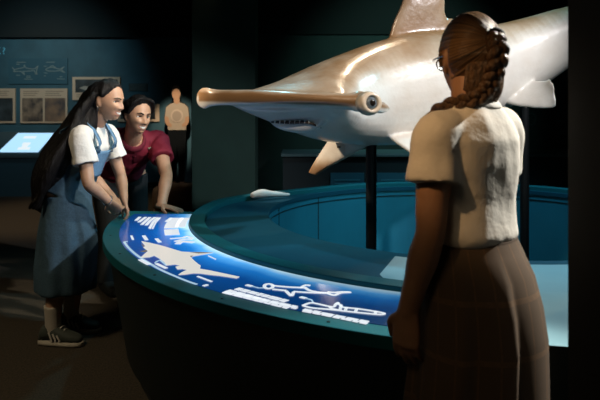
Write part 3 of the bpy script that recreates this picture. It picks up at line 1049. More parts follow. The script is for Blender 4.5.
sd = thing('standee', 'flat life-size photo standee of a person in beige top holding a pale ring', 'standee', (stp(176, 0).x, YS, 0))
head = [(176 + 4.7 * math.cos(t), 92.3 + 7.2 * math.sin(t)) for t in [i * 2 * PI / 20 for i in range(20)]]
OUT = [(166, 107), (169, 103.5), (174, 101), (174, 97), (179.5, 97), (179.5, 101), (185, 103.5), (188.5, 107), (189.5, 116), (188.5, 123), (186, 127), (186, 140), (185, 160), (184.5, 180), (184, 186), (179, 187),
       (178.5, 160), (177, 145), (176, 160), (176, 182), (173, 187), (168.5, 187), (170, 180), (169.5, 160), (168.5, 140), (168, 127), (165.5, 123), (164.5, 116)]


def layer(name, pts, m, d, th=.004):
    Geo().plate([stp(*p) - V((0, d, 0)) for p in pts], (0, th, 0)).build(name, m, sd)


bk = Geo().plate([stp(*p) for p in OUT], (0, .015, 0)); bk.plate([stp(*p) for p in head], (0, .015, 0))
bk.box((stp(168, 0).x, YS - .01, 0), (stp(186, 0).x, YS + .18, .02)); bk.build('backing_board', M['black'], sd)
pr = lambda n_, c_: mat('print_' + n_, c_, 0.9, spec=0.1)
layer('printed_shirt', [(166, 107.5), (170, 104), (174, 102.5), (179.5, 102.5), (184.5, 104), (188, 107.5), (189, 116), (186.5, 118), (186, 130), (177, 131.5), (168, 130), (168, 118), (165, 116)], pr('shirt', (0.42, 0.33, 0.24)), .004)
layer('printed_trousers', OUT[10:26] if False else [(168, 130), (186, 130), (186, 140), (185, 160), (184, 181), (179, 181), (178.5, 160), (177, 145), (176, 160), (175.8, 180), (170.5, 180), (169.5, 160), (168.4, 140)], pr('trousers', (0.006, 0.007, 0.008)), .004)
psk = pr('skin', (0.46, 0.26, 0.15))
layer('printed_face', [(176.3 + 4.1 * math.cos(t), 94.2 + 5.6 * math.sin(t)) for t in [i * 2 * PI / 20 for i in range(20)]], psk, .008)
layer('printed_neck', [(174, 98), (179.3, 98), (179.6, 102.5), (176.8, 104.5), (173.8, 102.5)], psk, .006)
layer('printed_hair', [(176.1 + 4.7 * math.cos(t), 91.2 + 5.9 * math.sin(t)) for t in [PI + .0 + i * PI / 12 for i in range(13)]] + [(180.6, 91.5), (178.6, 89), (175, 88.6), (172.2, 91.5)], pr('hair', (0.008, 0.006, 0.005)), .011)
for arm in ([(165, 116), (168.5, 117), (169.2, 122), (172, 124.5), (171.5, 127), (167, 125.5), (165, 122)], [(189, 116), (185.5, 117), (184.8, 122), (182, 124.5), (182.4, 127), (187, 125.5), (189, 122)]):
    layer('printed_arm', arm, psk, .009)
ringo = [(177 + 6.2 * math.cos(t), 115.8 + 6.6 * math.sin(t)) for t in [i * 2 * PI / 24 for i in range(24)]]
layer('printed_ring', ringo, pr('ring', (0.52, 0.40, 0.30)), .011)
layer('printed_ring_middle', [(177 + 4.6 * math.cos(t), 116 + 5.0 * math.sin(t)) for t in [i * 2 * PI / 24 for i in range(24)]], pr('ring_inside', (0.36, 0.28, 0.21)), .0145)
for ft in ([(169, 185.5), (173.5, 181), (175.6, 181), (175, 183), (171, 187)], [(179.6, 182), (183.8, 182), (184, 186), (180, 186)]):
    layer('printed_foot', ft, psk, .006)

# brown bench in front of the standee
bx0, bx1 = at(150, 0, 7.8).x, at(205, 0, 7.8).x
bench = thing('bench', 'brown upholstered bench with rounded end in front of the standee', 'bench', ((bx0 + bx1) / 2, 8.0, 0))
g = Geo()
zt_ = at(0, 187, 7.8).z
g.loft([ell(V((x, 8.05, .10 + (zt_ - .10) / 2)), V((0, .25 * k_, 0)), V((0, 0, (zt_ - .10) / 2 * k_)), 28, .35) for x, k_ in ((bx0, .55), (bx0 + .02, .82), (bx0 + .07, .97), (bx0 + .12, 1), (bx1 - .12, 1), (bx1 - .07, .97), (bx1 - .02, .82), (bx1, .55))])
g.build('seat', M['brown'], bench, smooth=True)
for x_ in (bx0 + .03, bx1 - .08):
    for y_ in (7.86, 8.2):
        Geo().box((x_, y_, 0), (x_ + .045, y_ + .045, .16)).build('leg', M['wood'], bench)

# counter and grille panel behind the well
cx0, cx1 = at(281, 0, 7.4).x, 3.6
zc = at(0, 154, 7.4).z
counter = thing('back_counter', 'long dark counter with a pale top edge behind the shark', 'counter', ((cx0 + cx1) / 2, 7.7, 0))
g = Geo().box((cx0 + .02, 7.42, 0), (cx1, 8.1, zc - .03)); g.build('cabinet', mat('counter_dark', (0.010, 0.022, 0.026), 0.6), counter)
g = Geo().box((cx0, 7.38, zc - .03), (cx1 + .02, 8.1, zc)); g.build('worktop', mat('counter_top', (0.10, 0.17, 0.18), 0.4), counter, bevel=.004)
grl = mat('grille_blue', (0.020, 0.13, 0.19), 0.6)
for k_, (x0, x1) in enumerate(((330.5, 364), (377, 418), (420, 461), (463, 504))):
    a, b = at(x0, 190, 7.40), at(x1, 173, 7.40)
    Geo().box((a.x, 7.395, a.z - .12), (b.x, 7.425, b.z)).build('grille_panel', grl, counter)
    g = Geo()
    for yy in (179.5, 183):
        q = at(x0 + 4, yy, 7.40), at(x1 - 4, yy + 1.0, 7.40)
        g.box((q[0].x, 7.388, q[1].z), (q[1].x, 7.396, q[0].z))
    g.build('slot', mat('grille_slot', (0.05, 0.26, 0.34), 0.5), counter)
# panel with faint text beyond the pelvic fin
tp_ = thing('wall_text_panel', 'dark wall panel with a round emblem and two faint lines of text right of the woman in white', 'wall panel', at(548, 140, 8.5))
Geo().box((at(531, 0, 8.53).x, 8.525, at(0, 186, 8.53).z), (at(575, 0, 8.53).x, 8.549, at(0, 103, 8.53).z)).build('board', mat('panel_dark', (0.016, 0.036, 0.034), 0.7), tp_)
fp = mat('faint_print', (0.13, 0.14, 0.12), 0.7)
g = Geo()
for x0, y0, x1, y1 in ((549, 131, 567, 131.9), (551.5, 133.2, 566, 133.9), (557, 120.8, 562.5, 121.8)):
    a, b = at(x0, y1, 8.524), at(x1, y0, 8.524)
    g.box((a.x, 8.521, a.z), (b.x, 8.526, b.z))
g.build('text_block', fp, tp_)
g = Geo()
cc = at(531.5, 119, 8.523)
g.ribbon([cc + V((.05 * math.cos(t), 0, .075 * math.sin(t))) for t in [i * 2 * PI / 24 for i in range(25)]], .012, .003, (0, -1, 0))
g.build('round_emblem', mat('emblem_print', (0.05, 0.10, 0.10), 0.7), tp_)

# ------------------------------------------------------------------ people
class Frame:
    """a body part's own axes: x to the person's right, y forward, z up"""

    def __init__(s, o, f, up=(0, 0, 1), sc=1.0):
        s.o = V(o); s.f = V(f).normalized()
        s.r = s.f.cross(V(up)).normalized(); s.u = s.r.cross(s.f).normalized(); s.sc = sc

    def __call__(s, x, y, z): return s.o + (s.r * x + s.f * y + s.u * z) * s.sc

    def d(s, x, y, z): return s.r * x + s.f * y + s.u * z

    def inv(s, p):
        q = (p - s.o) / s.sc
        return V((q.dot(s.r), q.dot(s.f), q.dot(s.u)))


def head_pt(dx, dy, dz, smile=0.0, female=False, plain=False):
    h = math.sqrt(max(0, 1 - dz * dz))
    t = max(0.0, -dz)
    if h > 1e-6: cx, cy = dx / h, dy / h
    else: cx, cy = 0, 1
    hf = h ** 0.62 if dz < 0 else h ** 0.92
    fr = sstep(cy, -0.25, 0.45)
    hh = h * (1 - fr) + hf * fr if dz < 0 else hf
    x = 0.0755 * cx * hh * (1 - (0.34 if not female else 0.40) * t ** 1.5)
    y = cy * hh * (0.092 if cy > 0 else 0.101)
    z = 0.113 * dz
    if cy < 0 and dz < 0: y *= 1 - 0.55 * t ** 0.9
    if dz < -0.2: y += 0.012 * sstep(t, .2, .9)
    if plain: return V((x, y, z))
    ax_ = abs(x)
    f = sstep(cy, 0.25, 0.7)

    def G(u, s_): return math.exp(-(u / s_) ** 2)
    y += f * (-0.012 * G(ax_ - .031, .015) * G(z - .002, .012))                 # eye sockets
    y += f * (0.006 * G(ax_ - .026, .022) * G(z - .022, .009))                  # brow
    y += f * (0.007 * G(ax_ - .038, .016) * G(z + .028, .017) * (0.6 + smile))   # cheeks
    nz = sstep(z, -.046, -.036) * (1 - sstep(z, -.030, .014))
    y += f * ((0.019 if female else .022) * nz * G(x, .0095 + .006 * (1 - sstep(z, -.04, -.01))))       # nose
    y += f * (0.007 * G(ax_ - .013, .006) * G(z + .036, .007))                  # nostril wings
    y += f * (0.0075 * G(x, .020) * (G(z + .056, .0050) + 1.1 * G(z + .073, .0060)))      # lips
    y -= f * (0.006 + .003 * smile) * G(x, .018 + .006 * smile) * G(z + .0645 - .005 * smile * (x / .02) ** 2, .0045 + .0015 * smile)
    y += f * 0.010 * G(x, .018) * G(z + .098, .014)                             # chin
    y -= f * 0.004 * G(x, .02) * G(z + .085, .006)
    return V((x, y, z))


def sphere_dirs(nu, nv):
    for k in range(nv + 1):
        th = PI * (k + .2) / (nv + .4)
        for i in range(nu):
            a = 2 * PI * i / nu
            yield math.sin(th) * math.sin(a), math.sin(th) * math.cos(a), -math.cos(th)


def grid_faces(nu, nv):
    fs = []
    for k in range(nv):
        for i in range(nu):
            j = (i + 1) % nu
            fs.append((k * nu + i, k * nu + j, (k + 1) * nu + j, (k + 1) * nu + i))
    fs.append(tuple(range(nu - 1, -1, -1))); fs.append(tuple(nv * nu + i for i in range(nu)))
    return fs


def add_head(g, F, smile=0.0, female=False):
    nu, nv = 96, 72
    g.add([F(*head_pt(*d, smile, female)) for d in sphere_dirs(nu, nv)], grid_faces(nu, nv))
    for sx in (-1, 1):                                      # ears
        c = V((sx * .0745, -.006, -.012))
        g.blob(F(*c), F.d(sx * .006, -.003, 0) * F.sc, F.d(sx * .006, -.016, -.002) * F.sc, F.d(sx * .003, -.006, .031) * F.sc, 14, 10)


def add_hand(g, wrist, d, n, side, curl=0.5, spread=0.10, sc=1.0, thumb=0.6):
    """d along the hand, n out of the palm, side +1 when the thumb lies towards d x n"""
    d = V(d).normalized(); n = (V(n) - d * V(n).dot(d)).normalized(); l = d.cross(n).normalized() * side
    w_ = V(wrist)
    pc = w_ + d * .045 * sc
    g.tube([w_ - d * .02 * sc, w_ + d * .02 * sc, w_ + d * .055 * sc, w_ + d * .088 * sc], [(.026 * sc, .020 * sc), (.034 * sc, .017 * sc), (.042 * sc, .014 * sc), (.040 * sc, .012 * sc)], ref=n, n=18, sub=3)
    for k, (off_, L) in enumerate(((.031, .068), (.0105, .078), (-.0105, .072), (-.031, .058))):
        b = w_ + (d * (.088 - .004 * abs(k - 1)) + l * off_) * sc
        dd = (d + l * spread * (off_ / .031)).normalized()
        pts = [b - dd * .02 * sc, b]
        a = curl * .5
        for q in (.44, .31, .25):
            a += curl * .55
            pts.append(pts[-1] + (dd * math.cos(a) + n * math.sin(a)) * L * q * sc)
        r0 = .0092 if k < 3 else .008
        g.tube(pts, [r0 * sc, r0 * sc, r0 * .95 * sc, r0 * .86 * sc, r0 * .72 * sc], n=10, sub=3)
    b = w_ + (d * .022 + l * .026) * sc
    t1 = (d * .55 + l * .75 + n * .25).normalized(); t2 = (d * .9 + l * (.75 - thumb) + n * (.2 + .3 * thumb)).normalized()
    g.tube([b - t1 * .012 * sc, b + t1 * .034 * sc, b + t1 * .034 * sc + t2 * .032 * sc, b + t1 * .034 * sc + t2 * .056 * sc], [.014 * sc, .0115 * sc, .0105 * sc, .008 * sc], n=10, sub=3)


def add_arm(g, sh, el, wr, s=1.0):
    sh, el, wr = V(sh), V(el), V(wr)
    g.tube([sh, sh.lerp(el, .35), sh.lerp(el, .75), el, el.lerp(wr, .3), el.lerp(wr, .7), wr],
           [.050 * s, .047 * s, .041 * s, .037 * s, .040 * s, .031 * s, (.027 * s, .022 * s)], n=18, sub=4)


def body_colour(o, F, parent, skin, smile, lips=True):
    me = o.data
    off_ = LOC[parent]
    me.materials.clear(); me.materials.append(skin); me.materials.append(M['lip'])
    for p in me.polygons:
        q = F.inv(p.center + off_)
        zz = q.z - smile * .010 * (q.x / .03) ** 2
        if lips and q.y > .06 and abs(q.x) < .026 + .004 * smile and -.080 < zz < -.051:
            a = (1 - (abs(q.x) / (.027 + .004 * smile)) ** 2)
            if abs(zz + .0655) < .0125 * a + .0015: p.material_index = 1
        else: p.material_index = 0


def face_map(smile, female):
    pts = [head_pt(*d, smile, female) for d in sphere_dirs(160, 140) if d[1] > 0]
    return lambda x, z: min(pts, key=lambda p: (p.x - x) ** 2 + (p.z - z) ** 2).y


def add_face(F, parent, smile, hair, brow=1.0, teeth=True, female=False):
    fy = face_map(smile, female)
    for sx in (-1, 1):
        yy = fy(sx * .031, .001)
        e = Geo().blob(F(sx * .031, yy - .0035, .001), F.r * .0145 * F.sc, F.f * .0065 * F.sc, F.u * .0055 * F.sc, 18, 12).build('eye', M['eye_white'], parent, smooth=True)
        Geo().blob(F(sx * .031 + .001, yy + .0012, .001), F.r * .0062 * F.sc, F.f * .0026 * F.sc, F.u * .0054 * F.sc, 14, 10).build('iris', M['eye_dark'], e, smooth=True)
        g = Geo()
        g.tube([F(sx * .016, fy(sx * .016, .005) + .0005, .0045), F(sx * .031, fy(sx * .031, .007) + .0015, .0075), F(sx * .047, fy(sx * .047, .003) + .0005, .0025)], [(.0014 * F.sc, .0016 * F.sc)] * 3, n=8)
        g.build('eyelid', M['hair_black'], parent, smooth=True)
        g = Geo()
        g.tube([F(sx * .013, fy(sx * .013, .020), .0195), F(sx * .030, fy(sx * .030, .025), .0255), F(sx * .049, fy(sx * .049, .020), .0195)], [(.0016 * F.sc, .0034 * F.sc * brow), (.002 * F.sc, .0036 * F.sc * brow), (.001 * F.sc, .0016 * F.sc)], ref=F.u, n=8)
        g.build('eyebrow', hair, parent, smooth=True)
    if teeth:
        g = Geo()
        rings = []
        for k in range(11):
            x = -.021 + .042 * k / 10
            z = -.0640 + .0050 * (x / .02) ** 2
            y = max(fy(x, z + .010), fy(x, z - .009)) + .0002 - .0015 * (x / .02) ** 2
            h_ = .0050 * (1 - (abs(x) / .0225) ** 2.5) + .0004
            rings.append([F(x, y - .008, z - h_), F(x, y, z - h_), F(x, y, z + h_), F(x, y - .008, z + h_)])
        g.loft(rings); g.build('teeth', M['tooth'], parent, smooth=False)


def cap_pts(F, keep, grow=1.09, shrink=0.90, wob=0.0, nu=80, nv=60):
    vs = []
    for d in sphere_dirs(nu, nv):
        p = head_pt(*d, plain=True)
        k = keep(d, p)
        q = p * (shrink + (1.005 - shrink) * min(1, k * 2) + (grow - 1.005) * max(0, k * 2 - 1))
        if wob and k > .5:
            q *= 1 + wob * noise.noise(V((math.atan2(d[0], d[1]) * 9, d[2] * 2.0, 1)))
        vs.append(F(*q))
    return vs, grid_faces(nu, nv)


def torso_rings(Fs, secs, e=0.85, n=40):
    return [ell(F(0, yo, z), F.r * rx * F.sc, F.f * ry * F.sc, n, e) for F, (z, yo, rx, ry) in zip(Fs, secs)]


# ================= woman in the foreground, seen from behind
FW = Frame((0.430, 1.735, 0), (-.66, .75, 0))
fg = thing('person', 'person with braided brown hair, white shirt and brown checked skirt, seen from behind', 'person', (0.438, 1.735, 0))
HF = Frame(FW(.026, .0, 1.528), (-.16, .98, -.08), sc=1.0)
g = Geo()
add_head(g, HF, 0, True)
g.tube([FW(0, -.035, 1.34), FW(0, -.02, 1.42), FW(.012, -.008, 1.50)], [.064, .052, .052], n=20)
secs = [(.80, -.02, .12, .09), (.92, -.03, .142, .108), (1.04, -.01, .120, .090), (1.16, 0, .135, .095), (1.28, -.01, .155, .10), (1.36, -.02, .135, .075), (1.405, -.02, .07, .05)]
g.loft(torso_rings([FW] * 7, secs, .9))
for sx in (-1, 1):
    g.tube([FW(sx * .065, -.02, .90), FW(sx * .080, -.01, .70), FW(sx * .085, .0, .47), FW(sx * .09, -.01, .30), FW(sx * .09, -.015, .09)], [.072, .066, .053, .052, .038], n=18)
    g.tube([FW(sx * .09, -.03, .05), FW(sx * .095, .05, .045), FW(sx * .10, .13, .03)], [.036, .036, .026], n=14)
lsh, lel, lwr = FW(-.142, -.015, 1.335), FW(-.180, -.025, 1.10), FW(-.196, .030, .905)
add_arm(g, lsh, lel, lwr, .95)
add_hand(g, lwr, FW.d(.02, .10, -1), FW.d(1, .15, 0), -1, curl=.35, spread=.08, sc=.95)
rsh, rel, rwr = FW(.150, -.015, 1.340), FW(.160, .03, 1.09), FW(.115, .155, .90)
add_arm(g, rsh, rel, rwr, .95)
add_hand(g, rwr, FW.d(-.2, .2, -1), FW.d(-1, .1, 0), 1, curl=.45, spread=.08, sc=.95)
fb = g.build('body', M['skin_f'], fg)
fuse(fb, 0.005, 3)
body_colour(fb, HF, fg, M['skin_f'], 0)
add_face(HF, fg, 0, M['hair_brown'], .8, teeth=False)
# shirt
g = Geo()
secs = [(1.062, -.012, .132, .106), (1.078, -.012, .139, .114), (1.115, -.008, .137, .112), (1.17, -.004, .140, .110), (1.26, -.012, .148, .112), (1.32, -.018, .150, .104), (1.362, -.022, .125, .085), (1.390, -.022, .090, .072), (1.406, -.020, .074, .064)]
g.loft(torso_rings([FW] * len(secs), secs, .9))
for sh, el in ((lsh, lel), (rsh, rel)):
    ax_ = (el - sh).normalized()
    inn = FW(0, -.02, 1.335).lerp(sh, .50)
    g.tube([inn, sh, sh + ax_ * .055, sh + ax_ * .118], [.056, .058, .060, .067], n=24, cap=False)
sh_ = g.build('shirt', M['tee'], fg)
fuse(sh_, 0.006, 10)
ruffle(sh_, .007, (11, 11, 6)); ruffle(sh_, .0025, (26, 26, 11), (4, 2, 1))
g = Geo()
g.loft([ell(FW(0, -.018, z), FW.r * rx, FW.f * ry, 36) for z, rx, ry in ((1.398, .084, .074), (1.404, .084, .074), (1.418, .072, .066), (1.418, .066, .060), (1.400, .072, .064))])
g.build('collar', M['tee2'], sh_, smooth=True)
# skirt: pleated, full length to the calf
g = Geo()
n = 160
zs = [1.090, 1.072, 1.035, .98, .90, .82, .72, .60, .48, .36, .34]
sec = [(-.012, .131, .105), (-.012, .135, .109), (-.018, .145, .122), (-.028, .157, .140), (-.036, .165, .150), (-.038, .170, .158), (-.034, .176, .162), (-.026, .186, .168), (-.022, .190, .172), (-.02, .195, .176), (-.02, .190, .172)]
vs, uvs = [], []
for k, (z, (yo, rx, ry)) in enumerate(zip(zs, sec)):
    amp = .022 * sstep(1.05 - z, 0, .22) + .012 * sstep(.9 - z, 0, .4)
    for i in range(n):
        t = 2 * PI * i / n
        ph = 7 * t + .9 * math.sin(3 * t) + .35 * math.sin(z * 5)
        sw = (ph / (2 * PI)) % 1.0
        pl = (sw if sw < .82 else (1 - sw) * .82 / .18) - .4
        q = FW((rx + amp * pl) * math.cos(t), yo + (ry + amp * pl) * math.sin(t), z)
        vs.append(q); uvs.append((i / n, z))
fs = []
for k in range(len(zs) - 1):
    for i in range(n):
        j = (i + 1) % n
        fs.append((k * n + i, k * n + j, (k + 1) * n + j, (k + 1) * n + i))
g.add(vs, fs)
sk = g.build('skirt', M['plaid'], fg, smooth=True)
uvl = sk.data.uv_layers.new(name='UVMap')
for p in sk.data.polygons:
    us = [uvs[sk.data.loops[l].vertex_index][0] for l in p.loop_indices]
    for l, u in zip(p.loop_indices, us):
        if max(us) - min(us) > .5 and u < .5: u += 1
        uvl.data[l].uv = (u, uvs[sk.data.loops[l].vertex_index][1])
so = sk.modifiers.new('s', 'SOLIDIFY'); so.thickness = .004
g = Geo()
g.loft([ell(FW(0, -.012, z), FW.r * rx, FW.f * ry, 48) for z, rx, ry in ((1.048, .139, .113), (1.050, .142, .116), (1.090, .132, .107), (1.090, .128, .103), (1.048, .133, .107))])
g.build('waistband', M['brown_band'], sk, smooth=True)
# hair drawn back to a tie, then a braid
tie = HF(.018, -.108, .034)


def keep_fg(d, p):
    k = sstep(p.y, .055, .030) if p.z < .045 else sstep(p.y, .088, .070)
    if p.z < -.02: k *= sstep(p.y, .010 , -.016)
    if p.z < -.075: k *= sstep(p.z, -.105, -.08)
    if abs(p.x) > .052 and abs(p.y + .006) < .02 and -.046 < p.z < .022: k = 0
    return k


vs, fs = [], grid_faces(110, 84)
for d in sphere_dirs(110, 84):
    p = head_pt(*d, plain=True)
    k = keep_fg(d, p)
    q = p * (.90 + .19 * k)
    if k > .3:
        r_ = V((.018, -.108, .034)) - p
        ang = math.atan2(p.x - .018, p.z - .034)
        q *= 1 + .016 * noise.noise(V((ang * 11, 0.5, p.y * 6))) + .008 * noise.noise(V((ang * 26, 2.5, p.y * 9)))
    vs.append(HF(*q))
g = Geo().add(vs, fs)
hcap = g.build('hair', M['hair_scalp'], fg, smooth=True, fix=False)
sa = hcap.data.attributes.new('strand', 'FLOAT_VECTOR', 'POINT')
for v in hcap.data.vertices:
    q = HF.inv(v.co + LOC[fg])
    dq = (q - V((.018, -.108, .034)))
    sa.data[v.index].vector = (math.atan2(dq.x, dq.z), dq.length * 2.0, q.y * 2)
g = Geo()
g.tube([tie + HF.d(.02 * math.cos(t), -.004, .02 * math.sin(t) + .004) for t in [i * 2 * PI / 12 for i in range(13)]], [.006] * 13, n=8, sub=2, cap=False)
g.build('hair_tie', M['hair_black'], hcap, smooth=True)
bp_ = [tie, HF(.017, -.122, .010), HF(.013, -.122, -.028), HF(.005, -.106, -.066), HF(-.010, -.098, -.094), HF(-.034, -.096, -.112), HF(-.064, -.078, -.120), HF(-.092, -.035, -.128), HF(-.106, .02, -.150), HF(-.108, .06, -.20)]
bl = smoothline(bp_, 8)
g = Geo()
for st in range(3):
    pts, rr = [], []
    for k, p in enumerate(bl):
        u = k / (len(bl) - 1)
        tn = (bl[min(k + 1, len(bl) - 1)] - bl[max(k - 1, 0)]).normalized()
        s1 = tn.cross(HF.f).normalized(); s2 = tn.cross(s1).normalized()
        ph = u * 2 * PI * 4.2 + st * 2 * PI / 3
        wd = (.016 if u > .08 else .010) * (1 - .45 * u)
        pts.append(p + s1 * wd * math.sin(ph) + s2 * wd * .55 * math.sin(2 * ph)); rr.append((.0140 if u > .05 else .018) * (1 - .5 * u))
    g.tube(pts, rr, n=12, sub=2)
br = g.build('braid', M['hair_brown'], hcap, smooth=True)
g = Geo()
g.tube([HF(.004, -.070, -.030), HF(.0, -.070, -.075), HF(-.014, -.062, -.112), HF(-.034, -.060, -.128)], [(.050, .030), (.052, .026), (.046, .022), (.020, .012)], ref=HF.f, n=20)
g.build('nape_hair', M['hair_brown'], hcap, smooth=True)
# loose strands by the neck and the spectacles
g = Geo()
for k in range(9):
    a = HF(-.06 + .012 * k, -.055 + .01 * abs(k - 4), -.085)
    b = a + HF.d(rn.uniform(-.02, .02), rn.uniform(-.02, .0), -.04 - rn.random() * .03)
    g.tube([a, a.lerp(b, .5) + HF.d(rn.uniform(-.006, .006), 0, 0), b], [.0022, .0016, .0008], n=6, sub=3)
g.build('loose_strand', M['hair_brown'], hcap, smooth=True)['kind'] = 'stuff'
g = Geo()
for sx in (-1, 1):
    g.tube([HF(sx * .079, -.005, .006), HF(sx * .080, .05, .006), HF(sx * .068, .098, .006)], [.002] * 3, n=8)
    g.tube([HF(sx * .034 + .026 * math.cos(t), .103 - .010 * abs(math.cos(t) * sx + 1) * .5, -.002 + .019 * math.sin(t)) for t in [i * 2 * PI / 16 for i in range(17)]], [.002] * 17, n=8, sub=2, cap=False)
g.tube([HF(-.010, .106, .004), HF(0, .110, .008), HF(.010, .106, .004)], [.0018] * 3, n=8)
g.build('spectacles', M['metal'], fg, smooth=True)

# ================= woman with long black hair at the left
YL = 3.98
lw = thing('person', 'person with long black hair and denim pinafore leaning on the table rim, smiling', 'person', (-1.36, YL, 0))
PF = Frame((-1.375, YL, 0), (.97, -.24, 0))
CFl = Frame((-1.215, YL - .01, 1.17), (.86, -.22, -.42), up=(0, 0, 1))
HL_ = Frame((-1.140, YL - .02, 1.420), (.93, -.30, -.17), up=(-.05, .03, 1), sc=1.02)
g = Geo()
add_head(g, HL_, 1.0, True)
nb = V((-1.222, YL, 1.268))
g.tube([nb + V((-.03, 0, -.06)), nb, HL_(0, -.018, -.075)], [.062, .050, .048], n=20)


def spine(t):
    a, b, c = V((-1.385, YL, .84)), V((-1.335, YL, 1.04)), V((-1.235, YL, 1.235))
    return (a * (1 - t) ** 2 + b * 2 * t * (1 - t) + c * t * t)


def spine_rings(secs, e=.9, n=40):
    out = []
    for t, yo, rx, ry in secs:
        tn = (spine(t + .02) - spine(t - .02)).normalized()
        r_ = V((-.24, -.97, 0)).normalized(); f_ = tn.cross(r_).normalized()
        if f_.x < 0: f_ = -f_
        out.append(ell(spine(t) + f_ * yo, r_ * rx, f_ * ry, n, e))
    return out


g.loft(spine_rings([(-.08, -.01, .13, .10), (.1, -.02, .165, .12), (.4, 0, .122, .09), (.65, .01, .135, .10), (.88, .0, .15, .095), (1.0, -.01, .11, .07), (1.08, -.01, .05, .05)]))
# legs: near (right) leg straight, far (left) knee pushed forward
g.tube([V((-1.37, YL - .08, .84)), V((-1.375, YL - .08, .64)), V((-1.395, YL - .09, .44)), V((-1.425, YL - .10, .28)), V((-1.435, YL - .10, .085))], [.080, .066, .050, .050, .036], n=18)
g.tube([V((-1.37, YL + .08, .84)), V((-1.345, YL + .08, .64)), V((-1.35, YL + .09, .45)), V((-1.385, YL + .12, .28)), V((-1.405, YL + .12, .085))], [.085, .074, .053, .050, .036], n=18)
rsh, rel, rwr = V((-1.250, YL - .165, 1.205)), V((-1.195, YL - .205, .945)), V((-1.120, YL - .06, .822))
lsh, lel, lwr = V((-1.190, YL + .150, 1.205)), V((-1.110, YL + .150, .950)), V((-1.070, YL + .085, .800))
add_arm(g, rsh, rel, rwr, .92); add_arm(g, lsh, lel, lwr, .92)
add_hand(g, rwr, (.35, .38, -.62), (-.1, .8, .35), -1, curl=.75, spread=.10, sc=.92)
add_hand(g, lwr, (.25, -.10, -.9), (-.95, -.35, -.15), 1, curl=.55, spread=.08, sc=.92)
b_ = g.build('body', M['skin'], lw)
fuse(b_, 0.0046, 2)
body_colour(b_, HL_, lw, M['skin'], 1.0)
add_face(HL_, lw, 1.0, M['hair_black'], .8, female=True)
# white tee
g = Geo()
g.loft(spine_rings([(.30, 0, .135, .105), (.45, .0, .140, .108), (.65, .01, .150, .116), (.86, .0, .165, .112), (.98, -.012, .125, .085), (1.06, -.012, .066, .064), (1.10, -.010, .055, .055)]))
for sh, el in ((rsh, rel), (lsh, lel)):
    ax_ = (el - sh).normalized()
    g.tube([spine(.95).lerp(sh, .5), sh + V((-.004, 0, .006)), sh + ax_ * .07, sh + ax_ * .155], [.058, .062, .068, .075], n=24, cap=False)
te = g.build('t_shirt', M['tee2'], lw)
fuse(te, 0.006, 5); ruffle(te, .010, (14, 14, 9)); ruffle(te, .004, (34, 34, 16), (1, 5, 2))
# pinafore: bib, straps, full skirt
pin = Geo()
pin.loft(spine_rings([(.10, -.012, .172, .138), (.22, -.01, .162, .130), (.40, .0, .150, .118), (.55, .008, .150, .120)]))
zz = [.86, .80, .72, .62, .52, .42, .32, .295]
cen = [(-1.388, 0), (-1.392, 0), (-1.395, 0), (-1.398, 0), (-1.400, 0), (-1.400, 0), (-1.400, 0), (-1.400, 0)]
rad = [(.166, .128), (.174, .136), (.182, .142), (.186, .148), (.190, .156), (.194, .162), (.198, .166), (.196, .165)]
rings = []
for k, z in enumerate(zz):
    rr = []
    for i in range(96):
        t = 2 * PI * i / 96
        fold = 1 + (.035 * math.sin(7 * t + z * 3) + .02 * math.sin(11 * t)) * sstep(.86 - z, 0, .4)
        x_, y_ = rad[k][1] * math.cos(t) * fold, rad[k][0] * math.sin(t) * fold
        if y_ > -.12 and math.cos(t) > 0: x_ += .040 * sstep(math.cos(t), 0, 1) * math.exp(-((z - .60) / .16) ** 2)
        rr.append(V((cen[k][0] + x_, YL + y_, z)))
    rings.append(rr)
pin.loft(rings)
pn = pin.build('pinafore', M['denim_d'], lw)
fuse(pn, 0.007, 3); ruffle(pn, .010, (9, 9, 5), (2, 0, 3))
bib = Geo()


def surf(t, u, lift):
    """point on the front of the torso: t up the spine, u to her right"""
    tn = (spine(t + .02) - spine(t - .02)).normalized(); r_ = V((-.24, -.97, 0)).normalized(); f_ = tn.cross(r_).normalized()
    if f_.x < 0: f_ = -f_
    rx, ry = .155, .120
    rel_ = min(abs(u) / rx, .96)
    return spine(t) + r_ * u + f_ * (ry * math.sqrt(1 - rel_ ** 2) ** .9 + .006 + lift)


for lift in (0,):
    nn, mm = 14, 10
    P = [[surf(.42 + .42 * j / mm, (-.105 + .21 * i / nn) * (1 - .12 * j / mm), .006) for i in range(nn + 1)] for j in range(mm + 1)]
    vs = [p for row in P for p in row]
    bib.add(vs, [(j * (nn + 1) + i, j * (nn + 1) + i + 1, (j + 1) * (nn + 1) + i + 1, (j + 1) * (nn + 1) + i) for j in range(mm) for i in range(nn)])
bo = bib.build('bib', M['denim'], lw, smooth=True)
so = bo.modifiers.new('s', 'SOLIDIFY'); so.thickness = .008; so.offset = 0
# side panels of the bib towards the hips, and straps over the shoulders
for sx in (-1, 1):
    st = Geo()
    tnr = V((-.24, -.97, 0)).normalized() * sx
    pts = [surf(.80, sx * .085, .008), surf(.95, sx * .088, .012) + V((0, 0, .012)), spine(1.0) + tnr * .085 + V((-.01, 0, .068)), spine(.9) + tnr * .08 + V((-.115, 0, .03)), spine(.6) + tnr * .05 + V((-.135, 0, 0)), spine(.4) + tnr * .04 + V((-.125, 0, 0))]
    st.tube(pts, [(.020, .004)] * len(pts), ref=tuple(tnr), n=12, sub=6) if False else st.ribbon(smoothline(pts, 6), .042, .006, tuple(V((.6, 0, .8))))
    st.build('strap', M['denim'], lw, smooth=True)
    k_ = surf(.82, sx * .085, .016)
    Geo().blob(k_, V((.004, 0, 0)), V((0, .010, 0)), V((0, 0, .010)), 10, 8).build('button', M['metal'], lw, smooth=True)
